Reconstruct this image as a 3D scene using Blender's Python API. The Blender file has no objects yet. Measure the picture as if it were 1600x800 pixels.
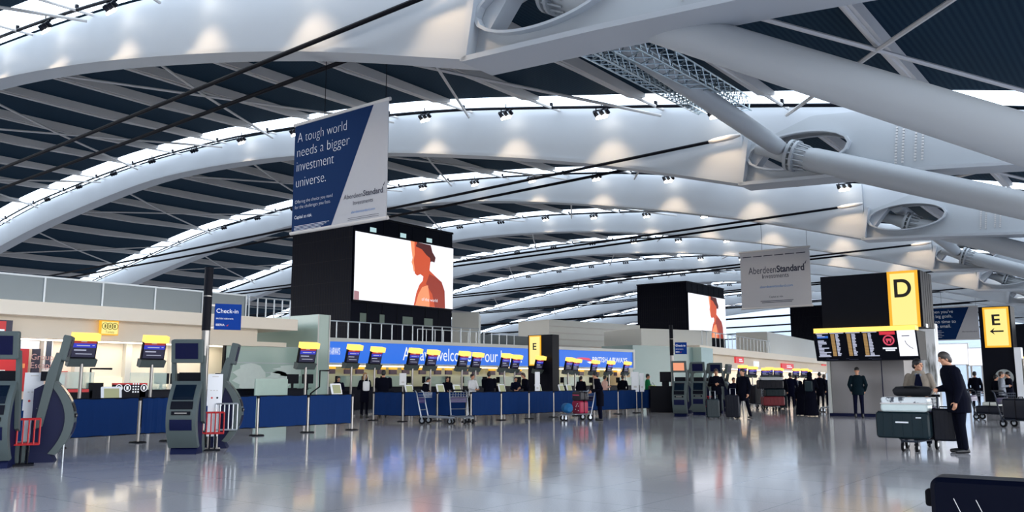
import bpy, bmesh, math, random
from math import sin, cos, pi, radians as R, atan, atan2
from mathutils import Vector, Matrix
random.seed(7)
S = bpy.context.scene
COL = S.collection
# ------------------------------------------------------------------ camera
H = 1.35
F = 1330.0
PITCH = atan(196 / F)
YAW = R(37.79)
cd = bpy.data.cameras.new('camera')
cd.sensor_width = 36
cd.lens = 36 * F / 1600
cd.clip_end = 600
cam = bpy.data.objects.new('camera', cd)
COL.objects.link(cam)
cam.location = (0, 0, H)
cam.rotation_euler = (pi / 2 + PITCH, 0, YAW)
S.camera = cam
# ------------------------------------------------------------------ sky, sun, exposure
w = bpy.data.worlds.new('sky')
S.world = w
w.use_nodes = True
bg = w.node_tree.nodes['Background']
_nt = w.node_tree
_tc = _nt.nodes.new('ShaderNodeTexCoord'); _sp = _nt.nodes.new('ShaderNodeSeparateXYZ'); _cr = _nt.nodes.new('ShaderNodeValToRGB')
_nt.links.new(_tc.outputs['Generated'], _sp.inputs[0])
_mr = _nt.nodes.new('ShaderNodeMapRange'); _mr.inputs['From Min'].default_value = -1; _nt.links.new(_sp.outputs['Z'], _mr.inputs['Value'])
_nt.links.new(_mr.outputs['Result'], _cr.inputs['Fac']); _nt.links.new(_cr.outputs['Color'], bg.inputs[0])
_e = _cr.color_ramp.elements
_e[0].position = .47; _e[0].color = (.05, .055, .065, 1)        # ground
_e[1].position = .50; _e[1].color = (1.0, .96, .90, 1)          # bright winter haze
for _p, _c in ((.60, (.80, .86, .95, 1)), (.75, (.35, .45, .62, 1)), (1.0, (.22, .32, .5, 1))):
    _n = _e.new(_p); _n.color = _c
bg.inputs[1].default_value = 6.2
S.view_settings.view_transform = 'Standard'
S.view_settings.look = 'None'
S.view_settings.exposure = 0.0
S.view_settings.gamma = 1
S.view_settings.use_curve_mapping = False
SKYLIGHT = 3.8          # brightness of the daylit roof glazing
LAMP_W = 340            # watts of each roof floodlight cluster
# ------------------------------------------------------------------ view helpers (photo pixel -> point of the place)
FWD = Vector((-sin(YAW), cos(YAW), 0))
RGT = Vector((cos(YAW), sin(YAW), 0))
_f = FWD * cos(PITCH) + Vector((0, 0, sin(PITCH)))
_u = RGT.cross(_f)
EYE = Vector((0, 0, H))
def ray(px, py): return _f * F + RGT * (px - 800) + _u * (400 - py)
def G(px, py, z=0.0):
    r = ray(px, py); return EYE + r * ((z - H) / r.z)
def AX(px, py, X):
    r = ray(px, py); return EYE + r * (X / r.x)
def AY(px, py, Y):
    r = ray(px, py); return EYE + r * (Y / r.y)
def AD(px, py, D):
    r = ray(px, py); return EYE + r * (D / r.dot(FWD))
def RP(px, py, p, n):
    r = ray(px, py); return EYE + r * ((p - EYE).dot(n) / r.dot(n))
def CW(x, d, z=0): 
    v = RGT * x + FWD * d; return Vector((v.x, v.y, z))
def facing(p, deg=0.0):
    """rotation that turns a thing's front (-Y) to the viewer, then deg towards the viewer's right"""
    return atan2(-p[1], -p[0]) + pi / 2 + R(deg)
# ------------------------------------------------------------------ materials
def C(r, g, b):
    f = lambda c: (c / 255 / 12.92) if c / 255 <= .04045 else ((c / 255 + .055) / 1.055) ** 2.4
    return (f(r), f(g), f(b), 1)
MATS = {}
def mat(name, col, rough=.5, metal=0, emit=0, vary=.06, scale=6, bump=0, alpha=1, trans=0, spec=.5):
    if name in MATS: return MATS[name]
    m = bpy.data.materials.new(name); m.use_nodes = True
    nt = m.node_tree; b = nt.nodes['Principled BSDF']
    c = C(*col) if max(col) > 1.001 else (*col, 1)
    b.inputs['Base Color'].default_value = c
    b.inputs['Roughness'].default_value = rough
    b.inputs['Metallic'].default_value = metal
    b.inputs['Specular IOR Level'].default_value = spec
    if emit:
        b.inputs['Base Color'].default_value = (.02, .02, .02, 1)
        b.inputs['Emission Color'].default_value = c
        b.inputs['Emission Strength'].default_value = emit
    elif vary:
        tc = nt.nodes.new('ShaderNodeTexCoord'); nz = nt.nodes.new('ShaderNodeTexNoise')
        nz.inputs['Scale'].default_value = scale; nz.inputs['Detail'].default_value = 3
        nt.links.new(tc.outputs['Object'], nz.inputs['Vector'])
        mx = nt.nodes.new('ShaderNodeMix'); mx.data_type = 'RGBA'
        mx.inputs['A'].default_value = tuple(min(1, v * (1 - vary)) for v in c[:3]) + (1,)
        mx.inputs['B'].default_value = tuple(min(1, v * (1 + vary)) for v in c[:3]) + (1,)
        nt.links.new(nz.outputs['Fac'], mx.inputs['Factor'])
        nt.links.new(mx.outputs['Result'], b.inputs['Base Color'])
        if bump:
            bp = nt.nodes.new('ShaderNodeBump'); bp.inputs['Strength'].default_value = bump
            bp.inputs['Distance'].default_value = .02
            nt.links.new(nz.outputs['Fac'], bp.inputs['Height'])
            nt.links.new(bp.outputs['Normal'], b.inputs['Normal'])
    if alpha < 1: b.inputs['Alpha'].default_value = alpha
    if trans: b.inputs['Transmission Weight'].default_value = trans
    MATS[name] = m
    return m
STEEL = mat('white_painted_steel', (184, 188, 193), .5, vary=.03, scale=.6)
RAFTER = mat('rafter_grey_paint', (205, 202, 200), .6, vary=.05, scale=1, spec=.2)
TUBEW = mat('tube_white_paint', (172, 176, 180), .5, vary=.03, scale=.5, spec=.3)
CABLE = mat('dark_cable', (6, 8, 18), .6, vary=.05, spec=.1)
BLACK = mat('black_housing', (5, 8, 20), .5, vary=.08, spec=.12)
NAVY = mat('dark_navy_panel', (3, 7, 24), .5, vary=.08, scale=2, spec=.06)
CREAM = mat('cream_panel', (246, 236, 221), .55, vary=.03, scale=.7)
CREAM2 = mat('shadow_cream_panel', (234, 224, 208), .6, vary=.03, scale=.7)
PALE = mat('pale_grey_panel', (212, 214, 210), .5, vary=.03, scale=.7)
GREENGL = mat('frosted_green_glass', (168, 192, 184), .25, vary=.08, scale=.5)
PARAP = mat('parapet_grey_glass', (126, 138, 143), .25, vary=.05, scale=.4)
RAILM = mat('rail_pale_metal', (185, 192, 198), .35, .6)
CHROME = mat('brushed_stainless', (132, 130, 128), .3, 1, vary=.04)
BARRIER = mat('barrier_blue_fabric', (0, 40, 92), .7, vary=.07, scale=3, bump=.15, spec=.15)
KGREY = mat('kiosk_grey', (80, 90, 90), .5, vary=.05, scale=3, spec=.25)
KNAVY = mat('kiosk_navy', (6, 15, 54), .5, vary=.06, spec=.2)
KSCREEN = mat('kiosk_dark_screen', (14, 26, 40), .12, vary=.05)
WHITE = mat('white_board', (232, 234, 238), .5, vary=.02)
RED = mat('red_frame', (178, 36, 40), .4, vary=.05)
REDPANEL = mat('red_panel', (200, 40, 45), .5, vary=.06)
YEL = mat('lit_yellow_sign', (255, 236, 140), emit=1.05)
AMB = mat('amber_halo_and_header', (255, 184, 30), emit=1.0)  # amber of the small headers, and of the halo painted round yellow faces
HDR = mat('lit_yellow_header', (255, 206, 96), emit=1.7)
SCRW = mat('bright_screen', (245, 246, 255), emit=1.15)
LENS = mat('floodlight_lens', (255, 250, 240), emit=9)
BLUELIT = mat('lit_blue_fascia', (20, 112, 235), emit=.95)
WLIT = mat('lit_white_lettering', (240, 245, 255), emit=1.0)
BLUESCR = mat('screen_blue_band', (28, 48, 215), emit=.8)
REDSCR = mat('screen_red_band', (175, 30, 35), emit=.8)
DARKSCR = mat('screen_dark_navy', (18, 14, 62), emit=.7)
TXT = mat('screen_white_text', (200, 205, 230), emit=.8)
INK = mat('black_ink', (20, 10, 12), .6)
BANB = mat('banner_blue_print', (6, 42, 88), .7, vary=.04, spec=.1)
BANW = mat('banner_white_print', (184, 185, 190), .6, vary=.02, spec=.1)
BANT = mat('banner_white_text', (225, 232, 240), .5)
BANK = mat('banner_dark_text', (35, 38, 62), .5)
BANL = mat('banner_blue_text', (80, 130, 190), .5)
RUBBER = mat('black_rubber', (8, 8, 14), .7, spec=.15)
# ------------------------------------------------------------------ mesh builder
class MB:
    def __init__(s): s.v = []; s.f = []
    def add(s, vs, fs):
        o = len(s.v); s.v += [tuple(x) for x in vs]; s.f += [[i + o for i in f] for f in fs]; return s
    def box(s, c, d, rx=0, ry=0, rz=0):
        M = Matrix.Rotation(rz, 3, 'Z') @ Matrix.Rotation(ry, 3, 'Y') @ Matrix.Rotation(rx, 3, 'X')
        vs = [Vector(c) + M @ Vector((sx * d[0] / 2, sy * d[1] / 2, sz * d[2] / 2)) for sx in (-1, 1) for sy in (-1, 1) for sz in (-1, 1)]
        return s.add(vs, [(0, 1, 3, 2), (4, 6, 7, 5), (0, 4, 5, 1), (2, 3, 7, 6), (0, 2, 6, 4), (1, 5, 7, 3)])
    def bb(s, x0, x1, y0, y1, z0, z1):
        return s.box(((x0 + x1) / 2, (y0 + y1) / 2, (z0 + z1) / 2), (abs(x1 - x0), abs(y1 - y0), abs(z1 - z0)))
    def rbox(s, c, d, r=.03, n=3):
        """box with rounded vertical and horizontal edges (rounded in its XZ outline, chamfered in Y)"""
        x, y, z = d[0] / 2, d[1] / 2, d[2] / 2
        def ring(yy, k):
            o = []
            for cx, cz, a0 in ((x - r, z - r, 0), (-x + r, z - r, 90), (-x + r, -z + r, 180), (x - r, -z + r, 270)):
                for i in range(n + 1):
                    a = R(a0 + 90 * i / n); o.append((c[0] + cx + (r - k) * cos(a), c[1] + yy, c[2] + cz + (r - k) * sin(a)))
            return o
        k = r * .45
        rings = [ring(-y, k), ring(-y + k, 0), ring(y - k, 0), ring(y, k)]
        m = len(rings[0]); vs = sum(rings, []); fs = [tuple(range(m))[::-1], tuple(range(3 * m, 4 * m))]
        for q in range(3):
            for i in range(m):
                j = (i + 1) % m; fs.append((q * m + i, q * m + j, (q + 1) * m + j, (q + 1) * m + i))
        return s.add(vs, fs)
    def tube(s, pts, r, n=8, cap=True):
        pts = [Vector(p) for p in pts]; rr = r if isinstance(r, (list, tuple)) else [r] * len(pts)
        rings = []; ref = None
        for i, p in enumerate(pts):
            t = (pts[min(i + 1, len(pts) - 1)] - pts[max(i - 1, 0)]).normalized()
            if ref is None: ref = Vector((0, 0, 1)) if abs(t.z) < .9 else Vector((1, 0, 0))
            a = t.cross(ref).normalized(); b = a.cross(t); ref = b
            rings.append([p + (a * cos(2 * pi * k / n) + b * sin(2 * pi * k / n)) * rr[i] for k in range(n)])
        vs = sum(rings, []); fs = []
        for i in range(len(pts) - 1):
            for k in range(n):
                l = (k + 1) % n; fs.append((i * n + k, i * n + l, (i + 1) * n + l, (i + 1) * n + k))
        if cap: fs += [tuple(range(n))[::-1], tuple(range((len(pts) - 1) * n, len(pts) * n))]
        return s.add(vs, fs)
    def cyl(s, c, r, h, axis='Z', n=16):
        d = {'X': Vector((1, 0, 0)), 'Y': Vector((0, 1, 0)), 'Z': Vector((0, 0, 1))}[axis] * h / 2
        return s.tube([Vector(c) - d, Vector(c) + d], r, n)
    def prism(s, poly, a0, a1, axis='Y'):
        def P(u, v, a): return {'Y': (u, a, v), 'X': (a, u, v), 'Z': (u, v, a)}[axis]
        n = len(poly); vs = [P(u, v, a0) for u, v in poly] + [P(u, v, a1) for u, v in poly]
        fs = [tuple(range(n)), tuple(range(2 * n - 1, n - 1, -1))]
        for i in range(n):
            j = (i + 1) % n; fs.append((i, i + n, j + n, j))
        return s.add(vs, fs)
    def ringplate(s, outer, inner, a0, a1, axis='Y'):
        """flat plate with a hole: outer and inner outlines with equal counts"""
        def P(u, v, a): return {'Y': (u, a, v), 'X': (a, u, v)}[axis]
        n = len(outer); vs = []
        for a in (a0, a1):
            vs += [P(u, v, a) for u, v in outer] + [P(u, v, a) for u, v in inner]
        fs = []
        for i in range(n):
            j = (i + 1) % n
            fs += [(i, j, n + j, n + i), (2 * n + i, 3 * n + i, 3 * n + j, 2 * n + j), (i, 2 * n + i, 2 * n + j, j), (n + i, n + j, 3 * n + j, 3 * n + i)]
        return s.add(vs, fs)
    def sphere(s, c, r, n=12, m=8):
        r = r if isinstance(r, (tuple, list)) else (r, r, r)
        vs = []; fs = []
        for i in range(1, m):
            for k in range(n):
                a = pi * i / m; b = 2 * pi * k / n
                vs.append((c[0] + r[0] * sin(a) * cos(b), c[1] + r[1] * sin(a) * sin(b), c[2] + r[2] * cos(a)))
        t = len(vs); vs += [(c[0], c[1], c[2] + r[2]), (c[0], c[1], c[2] - r[2])]
        for i in range(m - 2):
            for k in range(n):
                l = (k + 1) % n; fs.append((i * n + k, (i + 1) * n + k, (i + 1) * n + l, i * n + l))
        for k in range(n):
            l = (k + 1) % n; fs += [(t, k, l), ((m - 2) * n + l, (m - 2) * n + k, t + 1)]
        return s.add(vs, fs)
    def cap(s, a, b, ra, rb, n=10):
        """tapered capsule"""
        a = Vector(a); b = Vector(b); t = (b - a).normalized()
        pts = []; rs = []
        for i in range(4): q = pi / 2 * (1 - i / 4); pts.append(a - t * ra * sin(q)); rs.append(max(ra * cos(q), .001))
        pts.append(a); rs.append(ra); pts.append(b); rs.append(rb)
        for i in range(1, 5): q = pi / 2 * i / 4; pts.append(b + t * rb * sin(q)); rs.append(max(rb * cos(q), .001))
        return s.tube(pts, rs, n)
    def loft(s, rings, n=20):
        """rings: (cx, cy, z, rx, ry) horizontal ellipses, closed ends"""
        vs = []; fs = []
        for cx, cy, z, rx, ry in rings:
            vs += [(cx + rx * cos(2 * pi * k / n), cy + ry * sin(2 * pi * k / n), z) for k in range(n)]
        for i in range(len(rings) - 1):
            for k in range(n):
                l = (k + 1) % n; fs.append((i * n + k, i * n + l, (i + 1) * n + l, (i + 1) * n + k))
        fs += [tuple(range(n))[::-1], tuple(range((len(rings) - 1) * n, len(rings) * n))]
        return s.add(vs, fs)
    def mesh(s, name):
        me = bpy.data.meshes.new(name); me.from_pydata(s.v, [], s.f)
        bm = bmesh.new(); bm.from_mesh(me); bmesh.ops.recalc_face_normals(bm, faces=bm.faces); bm.to_mesh(me); bm.free()
        return me
    def build(s, name, m, parent=None, smooth=False, loc=None, rot=None):
        me = s.mesh(name); me.materials.append(m)
        if smooth:
            for p in me.polygons: p.use_smooth = True
            try: me.set_sharp_from_angle(angle=R(40))
            except Exception: pass
        o = bpy.data.objects.new(name, me); COL.objects.link(o)
        if parent: o.parent = parent
        if loc is not None: o.location = loc
        if rot is not None: o.rotation_euler = rot
        return o
    def fused(s, name, m, parent, voxel=.014, it=4):
        me = s.mesh(name + '_raw'); o = bpy.data.objects.new(name + '_raw', me); COL.objects.link(o)
        k = o.modifiers.new('r', 'REMESH'); k.mode = 'VOXEL'; k.voxel_size = voxel
        if it: q = o.modifiers.new('s', 'SMOOTH'); q.iterations = it; q.factor = .5
        dg = bpy.context.evaluated_depsgraph_get()
        me2 = bpy.data.meshes.new_from_object(o.evaluated_get(dg)); bpy.data.objects.remove(o)
        me2.name = name; me2.materials.clear(); me2.materials.append(m)
        for p in me2.polygons: p.use_smooth = True
        r = bpy.data.objects.new(name, me2); COL.objects.link(r); r.parent = parent
        return r
def thing(name, label, cat, loc=(0, 0, 0), rotz=0, group=None):
    o = bpy.data.objects.new(name, None); COL.objects.link(o)
    o.empty_display_size = .2
    o.location = loc; o.rotation_euler = (0, 0, rotz); o['label'] = label; o['category'] = cat
    if group: o['group'] = group
    return o
def tag(o, label, cat, group=None):
    o['label'] = label; o['category'] = cat
    if group: o['group'] = group
    return o
def struct(o, label=None):
    o['kind'] = 'structure'
    if label: o['label'] = label
    return o
def kids(o): return [c for c in COL.objects if c.parent == o]
KID = {}
def clone(root, loc, rotz, label, group=None, scale=None):
    if root.name not in KID: KID[root.name] = [(c, kids(c)) for c in kids(root)]
    r = root.copy(); COL.objects.link(r); r.location = loc; r.rotation_euler = (0, 0, rotz); r['label'] = label
    if group: r['group'] = group
    if scale: r.scale = (scale,) * 3
    for c, gs in KID[root.name]:
        d = c.copy(); COL.objects.link(d); d.parent = r
        for g in gs: e = g.copy(); COL.objects.link(e); e.parent = d
    return r
def text(s, parent, m, x, z, y, w=None, h=None, align='L', bold=0, name='lettering', mirror=False, rotz=0):
    """lettering standing in the parent's XZ plane, facing -Y; x, z its lower corner; w total width or h height"""
    cu = bpy.data.curves.new('t', 'FONT'); cu.body = s; cu.extrude = 0; cu.offset = bold; cu.size = 1
    cu.space_line = 1.0
    o = bpy.data.objects.new('t', cu); COL.objects.link(o)
    me = bpy.data.meshes.new_from_object(o.evaluated_get(bpy.context.evaluated_depsgraph_get()))
    bpy.data.objects.remove(o)
    xs = [v.co.x for v in me.vertices]; ys = [v.co.y for v in me.vertices]
    x0, x1, y0, y1 = min(xs), max(xs), min(ys), max(ys)
    kx = ky = None
    if w: kx = w / (x1 - x0)
    if h: ky = h / (y1 - y0)
    kx = kx or ky; ky = ky or kx
    off = {'L': 0, 'C': -(x1 - x0) / 2, 'R': -(x1 - x0)}[align]
    for v in me.vertices:
        a, b = v.co.x, v.co.y
        v.co = (x + (a - x0 + off) * kx, y, z + (b - y0) * ky)
    me.name = name; me.materials.clear(); me.materials.append(m)
    r = bpy.data.objects.new(name, me); COL.objects.link(r); r.parent = parent
    return r
ORD = ['first', 'second', 'third', 'fourth', 'fifth', 'sixth', 'seventh', 'eighth', 'ninth', 'tenth', 'eleventh', 'twelfth', 'thirteenth',
       'fourteenth', 'fifteenth', 'sixteenth', 'seventeenth', 'eighteenth', 'nineteenth', 'twentieth']
# ================================================================== STRUCTURE
# floor: polished pale terrazzo in large slabs
fm = bpy.data.materials.new('polished_terrazzo'); fm.use_nodes = True
nt = fm.node_tree; b = nt.nodes['Principled BSDF']
tc = nt.nodes.new('ShaderNodeTexCoord')
br = nt.nodes.new('ShaderNodeTexBrick'); br.offset = 0; br.inputs['Scale'].default_value = 1
br.inputs['Brick Width'].default_value = 1.2; br.inputs['Row Height'].default_value = 1.2; br.inputs['Mortar Size'].default_value = .006
br.inputs['Color1'].default_value = C(196, 192, 192); br.inputs['Color2'].default_value = C(201, 197, 197); br.inputs['Mortar'].default_value = C(160, 160, 164)
nt.links.new(tc.outputs['Object'], br.inputs['Vector'])
nz = nt.nodes.new('ShaderNodeTexNoise'); nz.inputs['Scale'].default_value = 60; nz.inputs['Detail'].default_value = 2
nt.links.new(tc.outputs['Object'], nz.inputs['Vector'])
mx = nt.nodes.new('ShaderNodeMix'); mx.data_type = 'RGBA'; mx.blend_type = 'MULTIPLY'; mx.inputs['Factor'].default_value = .35
cr = nt.nodes.new('ShaderNodeValToRGB'); cr.color_ramp.elements[0].position = .3; cr.color_ramp.elements[0].color = (.55, .55, .55, 1); cr.color_ramp.elements[1].position = .7
nt.links.new(nz.outputs['Fac'], cr.inputs['Fac']); nt.links.new(br.outputs['Color'], mx.inputs['A']); nt.links.new(cr.outputs['Color'], mx.inputs['B'])
nt.links.new(mx.outputs['Result'], b.inputs['Base Color'])
n2 = nt.nodes.new('ShaderNodeTexNoise'); n2.inputs['Scale'].default_value = .9
nt.links.new(tc.outputs['Object'], n2.inputs['Vector'])
mr = nt.nodes.new('ShaderNodeMapRange'); mr.inputs['To Min'].default_value = .07; mr.inputs['To Max'].default_value = .13
nt.links.new(n2.outputs['Fac'], mr.inputs['Value']); nt.links.new(mr.outputs['Result'], b.inputs['Roughness'])
b.inputs['Specular IOR Level'].default_value = .7
fl = MB().bb(-60, 30, -12, 215, -.3, 0).build('floor', fm); struct(fl, 'polished grey floor of the departures hall')
# ---------------------------------------------------------------- roof
def lerp(tab, x):
    for (a, p), (c, q) in zip(tab, tab[1:]):
        if a <= x <= c: return p + (q - p) * (x - a) / (c - a)
    return tab[0][1] if x < tab[0][0] else tab[-1][1]
def spl(tab, x):
    # Catmull-Rom through the table
    n = len(tab)
    if x <= tab[0][0]: return tab[0][1]
    if x >= tab[-1][0]: return tab[-1][1]
    for i in range(n - 1):
        if tab[i][0] <= x <= tab[i + 1][0]: break
    p = [tab[max(0, i - 1)], tab[i], tab[i + 1], tab[min(n - 1, i + 2)]]
    h = p[2][0] - p[1][0]; t = (x - p[1][0]) / h
    m1 = (p[2][1] - p[0][1]) / (p[2][0] - p[0][0]) * h; m2 = (p[3][1] - p[1][1]) / (p[3][0] - p[1][0]) * h
    return (2 * t ** 3 - 3 * t * t + 1) * p[1][1] + (t ** 3 - 2 * t * t + t) * m1 + (-2 * t ** 3 + 3 * t * t) * p[2][1] + (t ** 3 - t * t) * m2
ZB = [(-122, 7.0), (-110, 9.5), (-98, 11.8), (-90, 13.1), (-82, 14.2), (-75, 14.9), (-68, 15.45), (-62, 15.75), (-56, 15.65), (-50, 15.3), (-45, 14.85), (-40, 14.2), (-35, 13.4), (-30, 12.45), (-25, 11.4), (-20, 10.2), (-14, 8.5)]
ZT = [(-122, 9.6), (-110, 12), (-98, 13.9), (-90, 15.15), (-82, 16.2), (-75, 16.7), (-68, 17.05), (-62, 17.2), (-56, 17.1), (-50, 16.9), (-45, 16.5), (-40, 16.05), (-35, 15.5), (-30, 14.8), (-25, 13.9), (-20, 12.95), (-14, 11.8), (-8, 10.6), (0, 8.8), (8, 7.0), (16, 5.2)]
zb = lambda x: spl(ZB, x) + H
zt = lambda x: spl(ZT, x) + H
Y0, SP, NA = 16.26, 18.0, 10
YK = [Y0 + SP * k for k in range(-1, NA)]      # YK[0] is the arch above and behind the viewer
XS = [-122 + 2 * i for i in range(55)]         # -122 .. -14
def girder_mesh():
    g = MB(); a = [(x, zb(x)) for x in XS]; t = [(x, zt(x)) for x in XS]
    n = len(XS)
    vs = [(x, y, z) for y in (0, .8) for x, z in a + t]
    fs = []
    for o in (0, 2 * n):
        for i in range(n - 1): fs.append((o + i, o + i + 1, o + n + i + 1, o + n + i))
    for i in range(n - 1):
        fs += [(i, 2 * n + i, 2 * n + i + 1, i + 1), (n + i, n + i + 1, 3 * n + i + 1, 3 * n + i)]
    fs += [(0, n, 3 * n, 2 * n), (n - 1, 3 * n - 1, 4 * n - 1, 2 * n - 1)]
    g.add(vs, fs); return g
def flange_mesh():
    g = MB(); n = len(XS)
    vs = [(x, y, zb(x) + dz) for y in (-.14, .94) for dz in (-.16, 0) for x in XS]; fs = []
    for i in range(n - 1):
        A = [k * n + i for k in range(4)]
        fs += [(A[0], A[0] + 1, A[1] + 1, A[1]), (A[2], A[3], A[3] + 1, A[2] + 1), (A[0], A[2], A[2] + 1, A[0] + 1), (A[1], A[1] + 1, A[3] + 1, A[3])]
    fs += [(0, n, 3 * n, 2 * n), (n - 1, 3 * n - 1, 4 * n - 1, 2 * n - 1)]
    return g.add(vs, fs)
# abutment plate with its eye, X from -14 to 6
EX, EZ, ERX, ERZ = -11.65, 9.45 + H, 2.05, .72
def abut_outline():
    top = [(-13.9, 10.0 + H), (-12.6, 10.35 + H), (-11, 10.85 + H), (-8, 10.55 + H), (0, 8.75 + H), (6, 7.4 + H)]
    bot = [(6, 6.6 + H), (0, 7.35 + H), (-6, 7.9 + H), (-10, 8.2 + H), (-14.1, 8.42 + H)]
    pts = top + bot; pts.append(pts[0]); out = []; n = 48
    per = [0]
    for p, q in zip(pts, pts[1:]): per.append(per[-1] + math.hypot(q[0] - p[0], q[1] - p[1]))
    inn = []
    for i in range(n):
        a = 2 * pi * i / n
        d = (cos(a), sin(a)); best = 1e9
        for p, q in zip(pts, pts[1:]):
            ex, ez = q[0] - p[0], q[1] - p[1]; den = d[0] * ez - d[1] * ex
            if abs(den) < 1e-9: continue
            t = ((p[0] - EX) * ez - (p[1] - EZ) * ex) / den; s = ((p[0] - EX) * d[1] - (p[1] - EZ) * d[0]) / den
            if t > 0 and -1e-6 <= s <= 1 + 1e-6: best = min(best, t)
        out.append((EX + d[0] * best, EZ + d[1] * best))
        # eye: parallel angle on a pointed ellipse
        rr = 1 / math.sqrt((cos(a) / ERX) ** 2 + (sin(a) / ERZ) ** 2)
        inn.append((EX + d[0] * rr, EZ + d[1] * rr))
    return out, inn
OUT, INN = abut_outline()
def abut_mesh():
    g = MB(); g.ringplate(OUT, INN, .1, .7); return g
def lip_mesh():
    g = MB(); inn2 = [(EX + (u - EX) * 1.06, EZ + (v - EZ) * 1.1) for u, v in INN]
    g.ringplate(inn2, INN, -.12, .92)
    g.prism([(-14.1, 8.42 + H), (-10, 8.2 + H), (-6, 7.9 + H), (0, 7.35 + H), (6, 6.6 + H), (6, 6.48 + H), (0, 7.22 + H), (-6, 7.77 + H), (-10, 8.06 + H), (-14.1, 8.28 + H)], -.25, 1.05)
    return g
def stiff_mesh():
    g = MB(); g.prism([(-14.15, 8.3 + H), (-13.95, 8.3 + H), (-13.62, 10.2 + H), (-13.85, 10.25 + H)], -.25, 1.05); return g
def rivet_mesh():
    g = MB()
    for row in (-7.9, -7.65, -7.2, -6.95):
        for i in range(16): g.box((row + i * .012, .08, 8.35 + H + i * .115), (.07, .05, .07))
    return g
def upper_mesh():
    g = MB(); xs = [-14 + 2 * i for i in range(11)]
    low = [(6, 7.2 + H), (0, 8.6 + H), (-8, 10.3 + H), (-11, 10.5 + H), (-12.6, 10.1 + H), (-13.95, 8.5 + H)]
    g.prism([(x, zt(x)) for x in xs] + low, .12, .68); return g
um = upper_mesh().mesh('upper_girder'); um.materials.append(STEEL)
gm, fmh, am, lm, sm, rm = [m.mesh(n) for m, n in ((girder_mesh(), 'girder'), (flange_mesh(), 'bottom_flange'), (abut_mesh(), 'abutment_plate'), (lip_mesh(), 'flange_lip'), (stiff_mesh(), 'end_stiffener'), (rivet_mesh(), 'rivet_rows'))]
for m_, mt in ((gm, STEEL), (fmh, STEEL), (am, TUBEW), (lm, STEEL), (sm, STEEL), (rm, RAFTER)): m_.materials.append(mt)
def link(name, me, parent, loc=(0, 0, 0)):
    o = bpy.data.objects.new(name, me); COL.objects.link(o); o.parent = parent; o.location = loc; return o
# steel legs: (eye -> lower right) in each arch's own plane
def leg_points(k):
    if k == 1:
        a, b = AY(838, -22, YK[1] + 1.05), AY(1640, 231, YK[1] + 1.05)
        return (a.x, 1.05, a.z), (b.x, 1.05, b.z)
    return (EX - .8, -.1 if k % 2 == 0 else 1.05, 10.85), (1.0, -.1 if k % 2 == 0 else 1.05, 5.6)
for k, y in enumerate(YK):
    nm = 'great white roof arch over the hall, %s from the viewer' % ORD[max(0, k - 1)] if k else 'white roof arch passing overhead behind the viewer'
    a = thing('roof_arch', nm, 'arch', (0, y, 0), 0, 'white roof arches')
    link('girder', gm, a); link('upper_girder', um, a); link('bottom_flange', fmh, a); link('abutment_plate', am, a)
    link('flange_lip', lm, a); link('end_stiffener', sm, a); link('rivet_rows', rm, a)
    if k == 0: continue
    p, q = leg_points(k); p = Vector(p); q = Vector(q); d = (q - p).normalized()
    r = .5 if k > 1 else .46
    front = (k % 2 == 0)
    MB().tube([p + d * .9, p + d * 1.7, p + d * 4, q], [r * .8, r, r, r], 28).build('raking_leg', TUBEW, a, True)
    fl_ = MB()
    fl_.tube([p + d * .55, p + d * .68], r * 1.3, 28); fl_.tube([p + d * .8, p + d * .9], r * 1.3, 28)
    for i in range(14):
        an = 2 * pi * i / 14; ref = d.cross(Vector((0, 1, 0))).normalized(); u2 = Vector((0, 1, 0)) * cos(an) + ref * sin(an)
        fl_.tube([p + d * .6 + u2 * r * 1.15, p + d * 1.35 + u2 * r * .98], .035, 5)
    fl_.build('leg_flange', TUBEW, a, True)
    MB().tube([p - d * .9, p - d * .2, p + d * .6], [r * .55, r * .6, r * .85], 20).build('leg_shoe', TUBEW, a, True)
    # roof ties: a pair of dark cables from the node to the far springing
    for dy, dz in ((-.4, 0), (1.2, 0)):
        cb = MB().tube([(-110, dy, 10.2), (-60, dy, 10.75), (-35, dy, 11.24), (-15.3, dy, 11.72)], .075, 8)
        cb.build('tie_cable', CABLE, a)
        MB().tube([(-15.4, dy, 11.72), (-15.1, dy, 11.73), (-14.3, dy, 11.76), (-13.9, dy * .9, 11.8)], [.06, .12, .12, .06], 10).build('cable_socket', RAFTER, a, True)
# longitudinal tubes between paired arches
for k in (1, 3, 5):
    p = Vector((EX - .6, YK[k] + .4, EZ + .75)); q = Vector((EX - .6, YK[k + 1] + .2, EZ + .15))
    t = MB().tube([p, q - Vector((0, 1.2, 0)), q], [.36, .36, .28], 24).build('strut_tube', TUBEW, None, True)
    tag(t, 'white tube running lengthways between roof arches %s and %s' % (ORD[k - 1], ORD[k]), 'tube', 'lengthways roof tubes')
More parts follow.
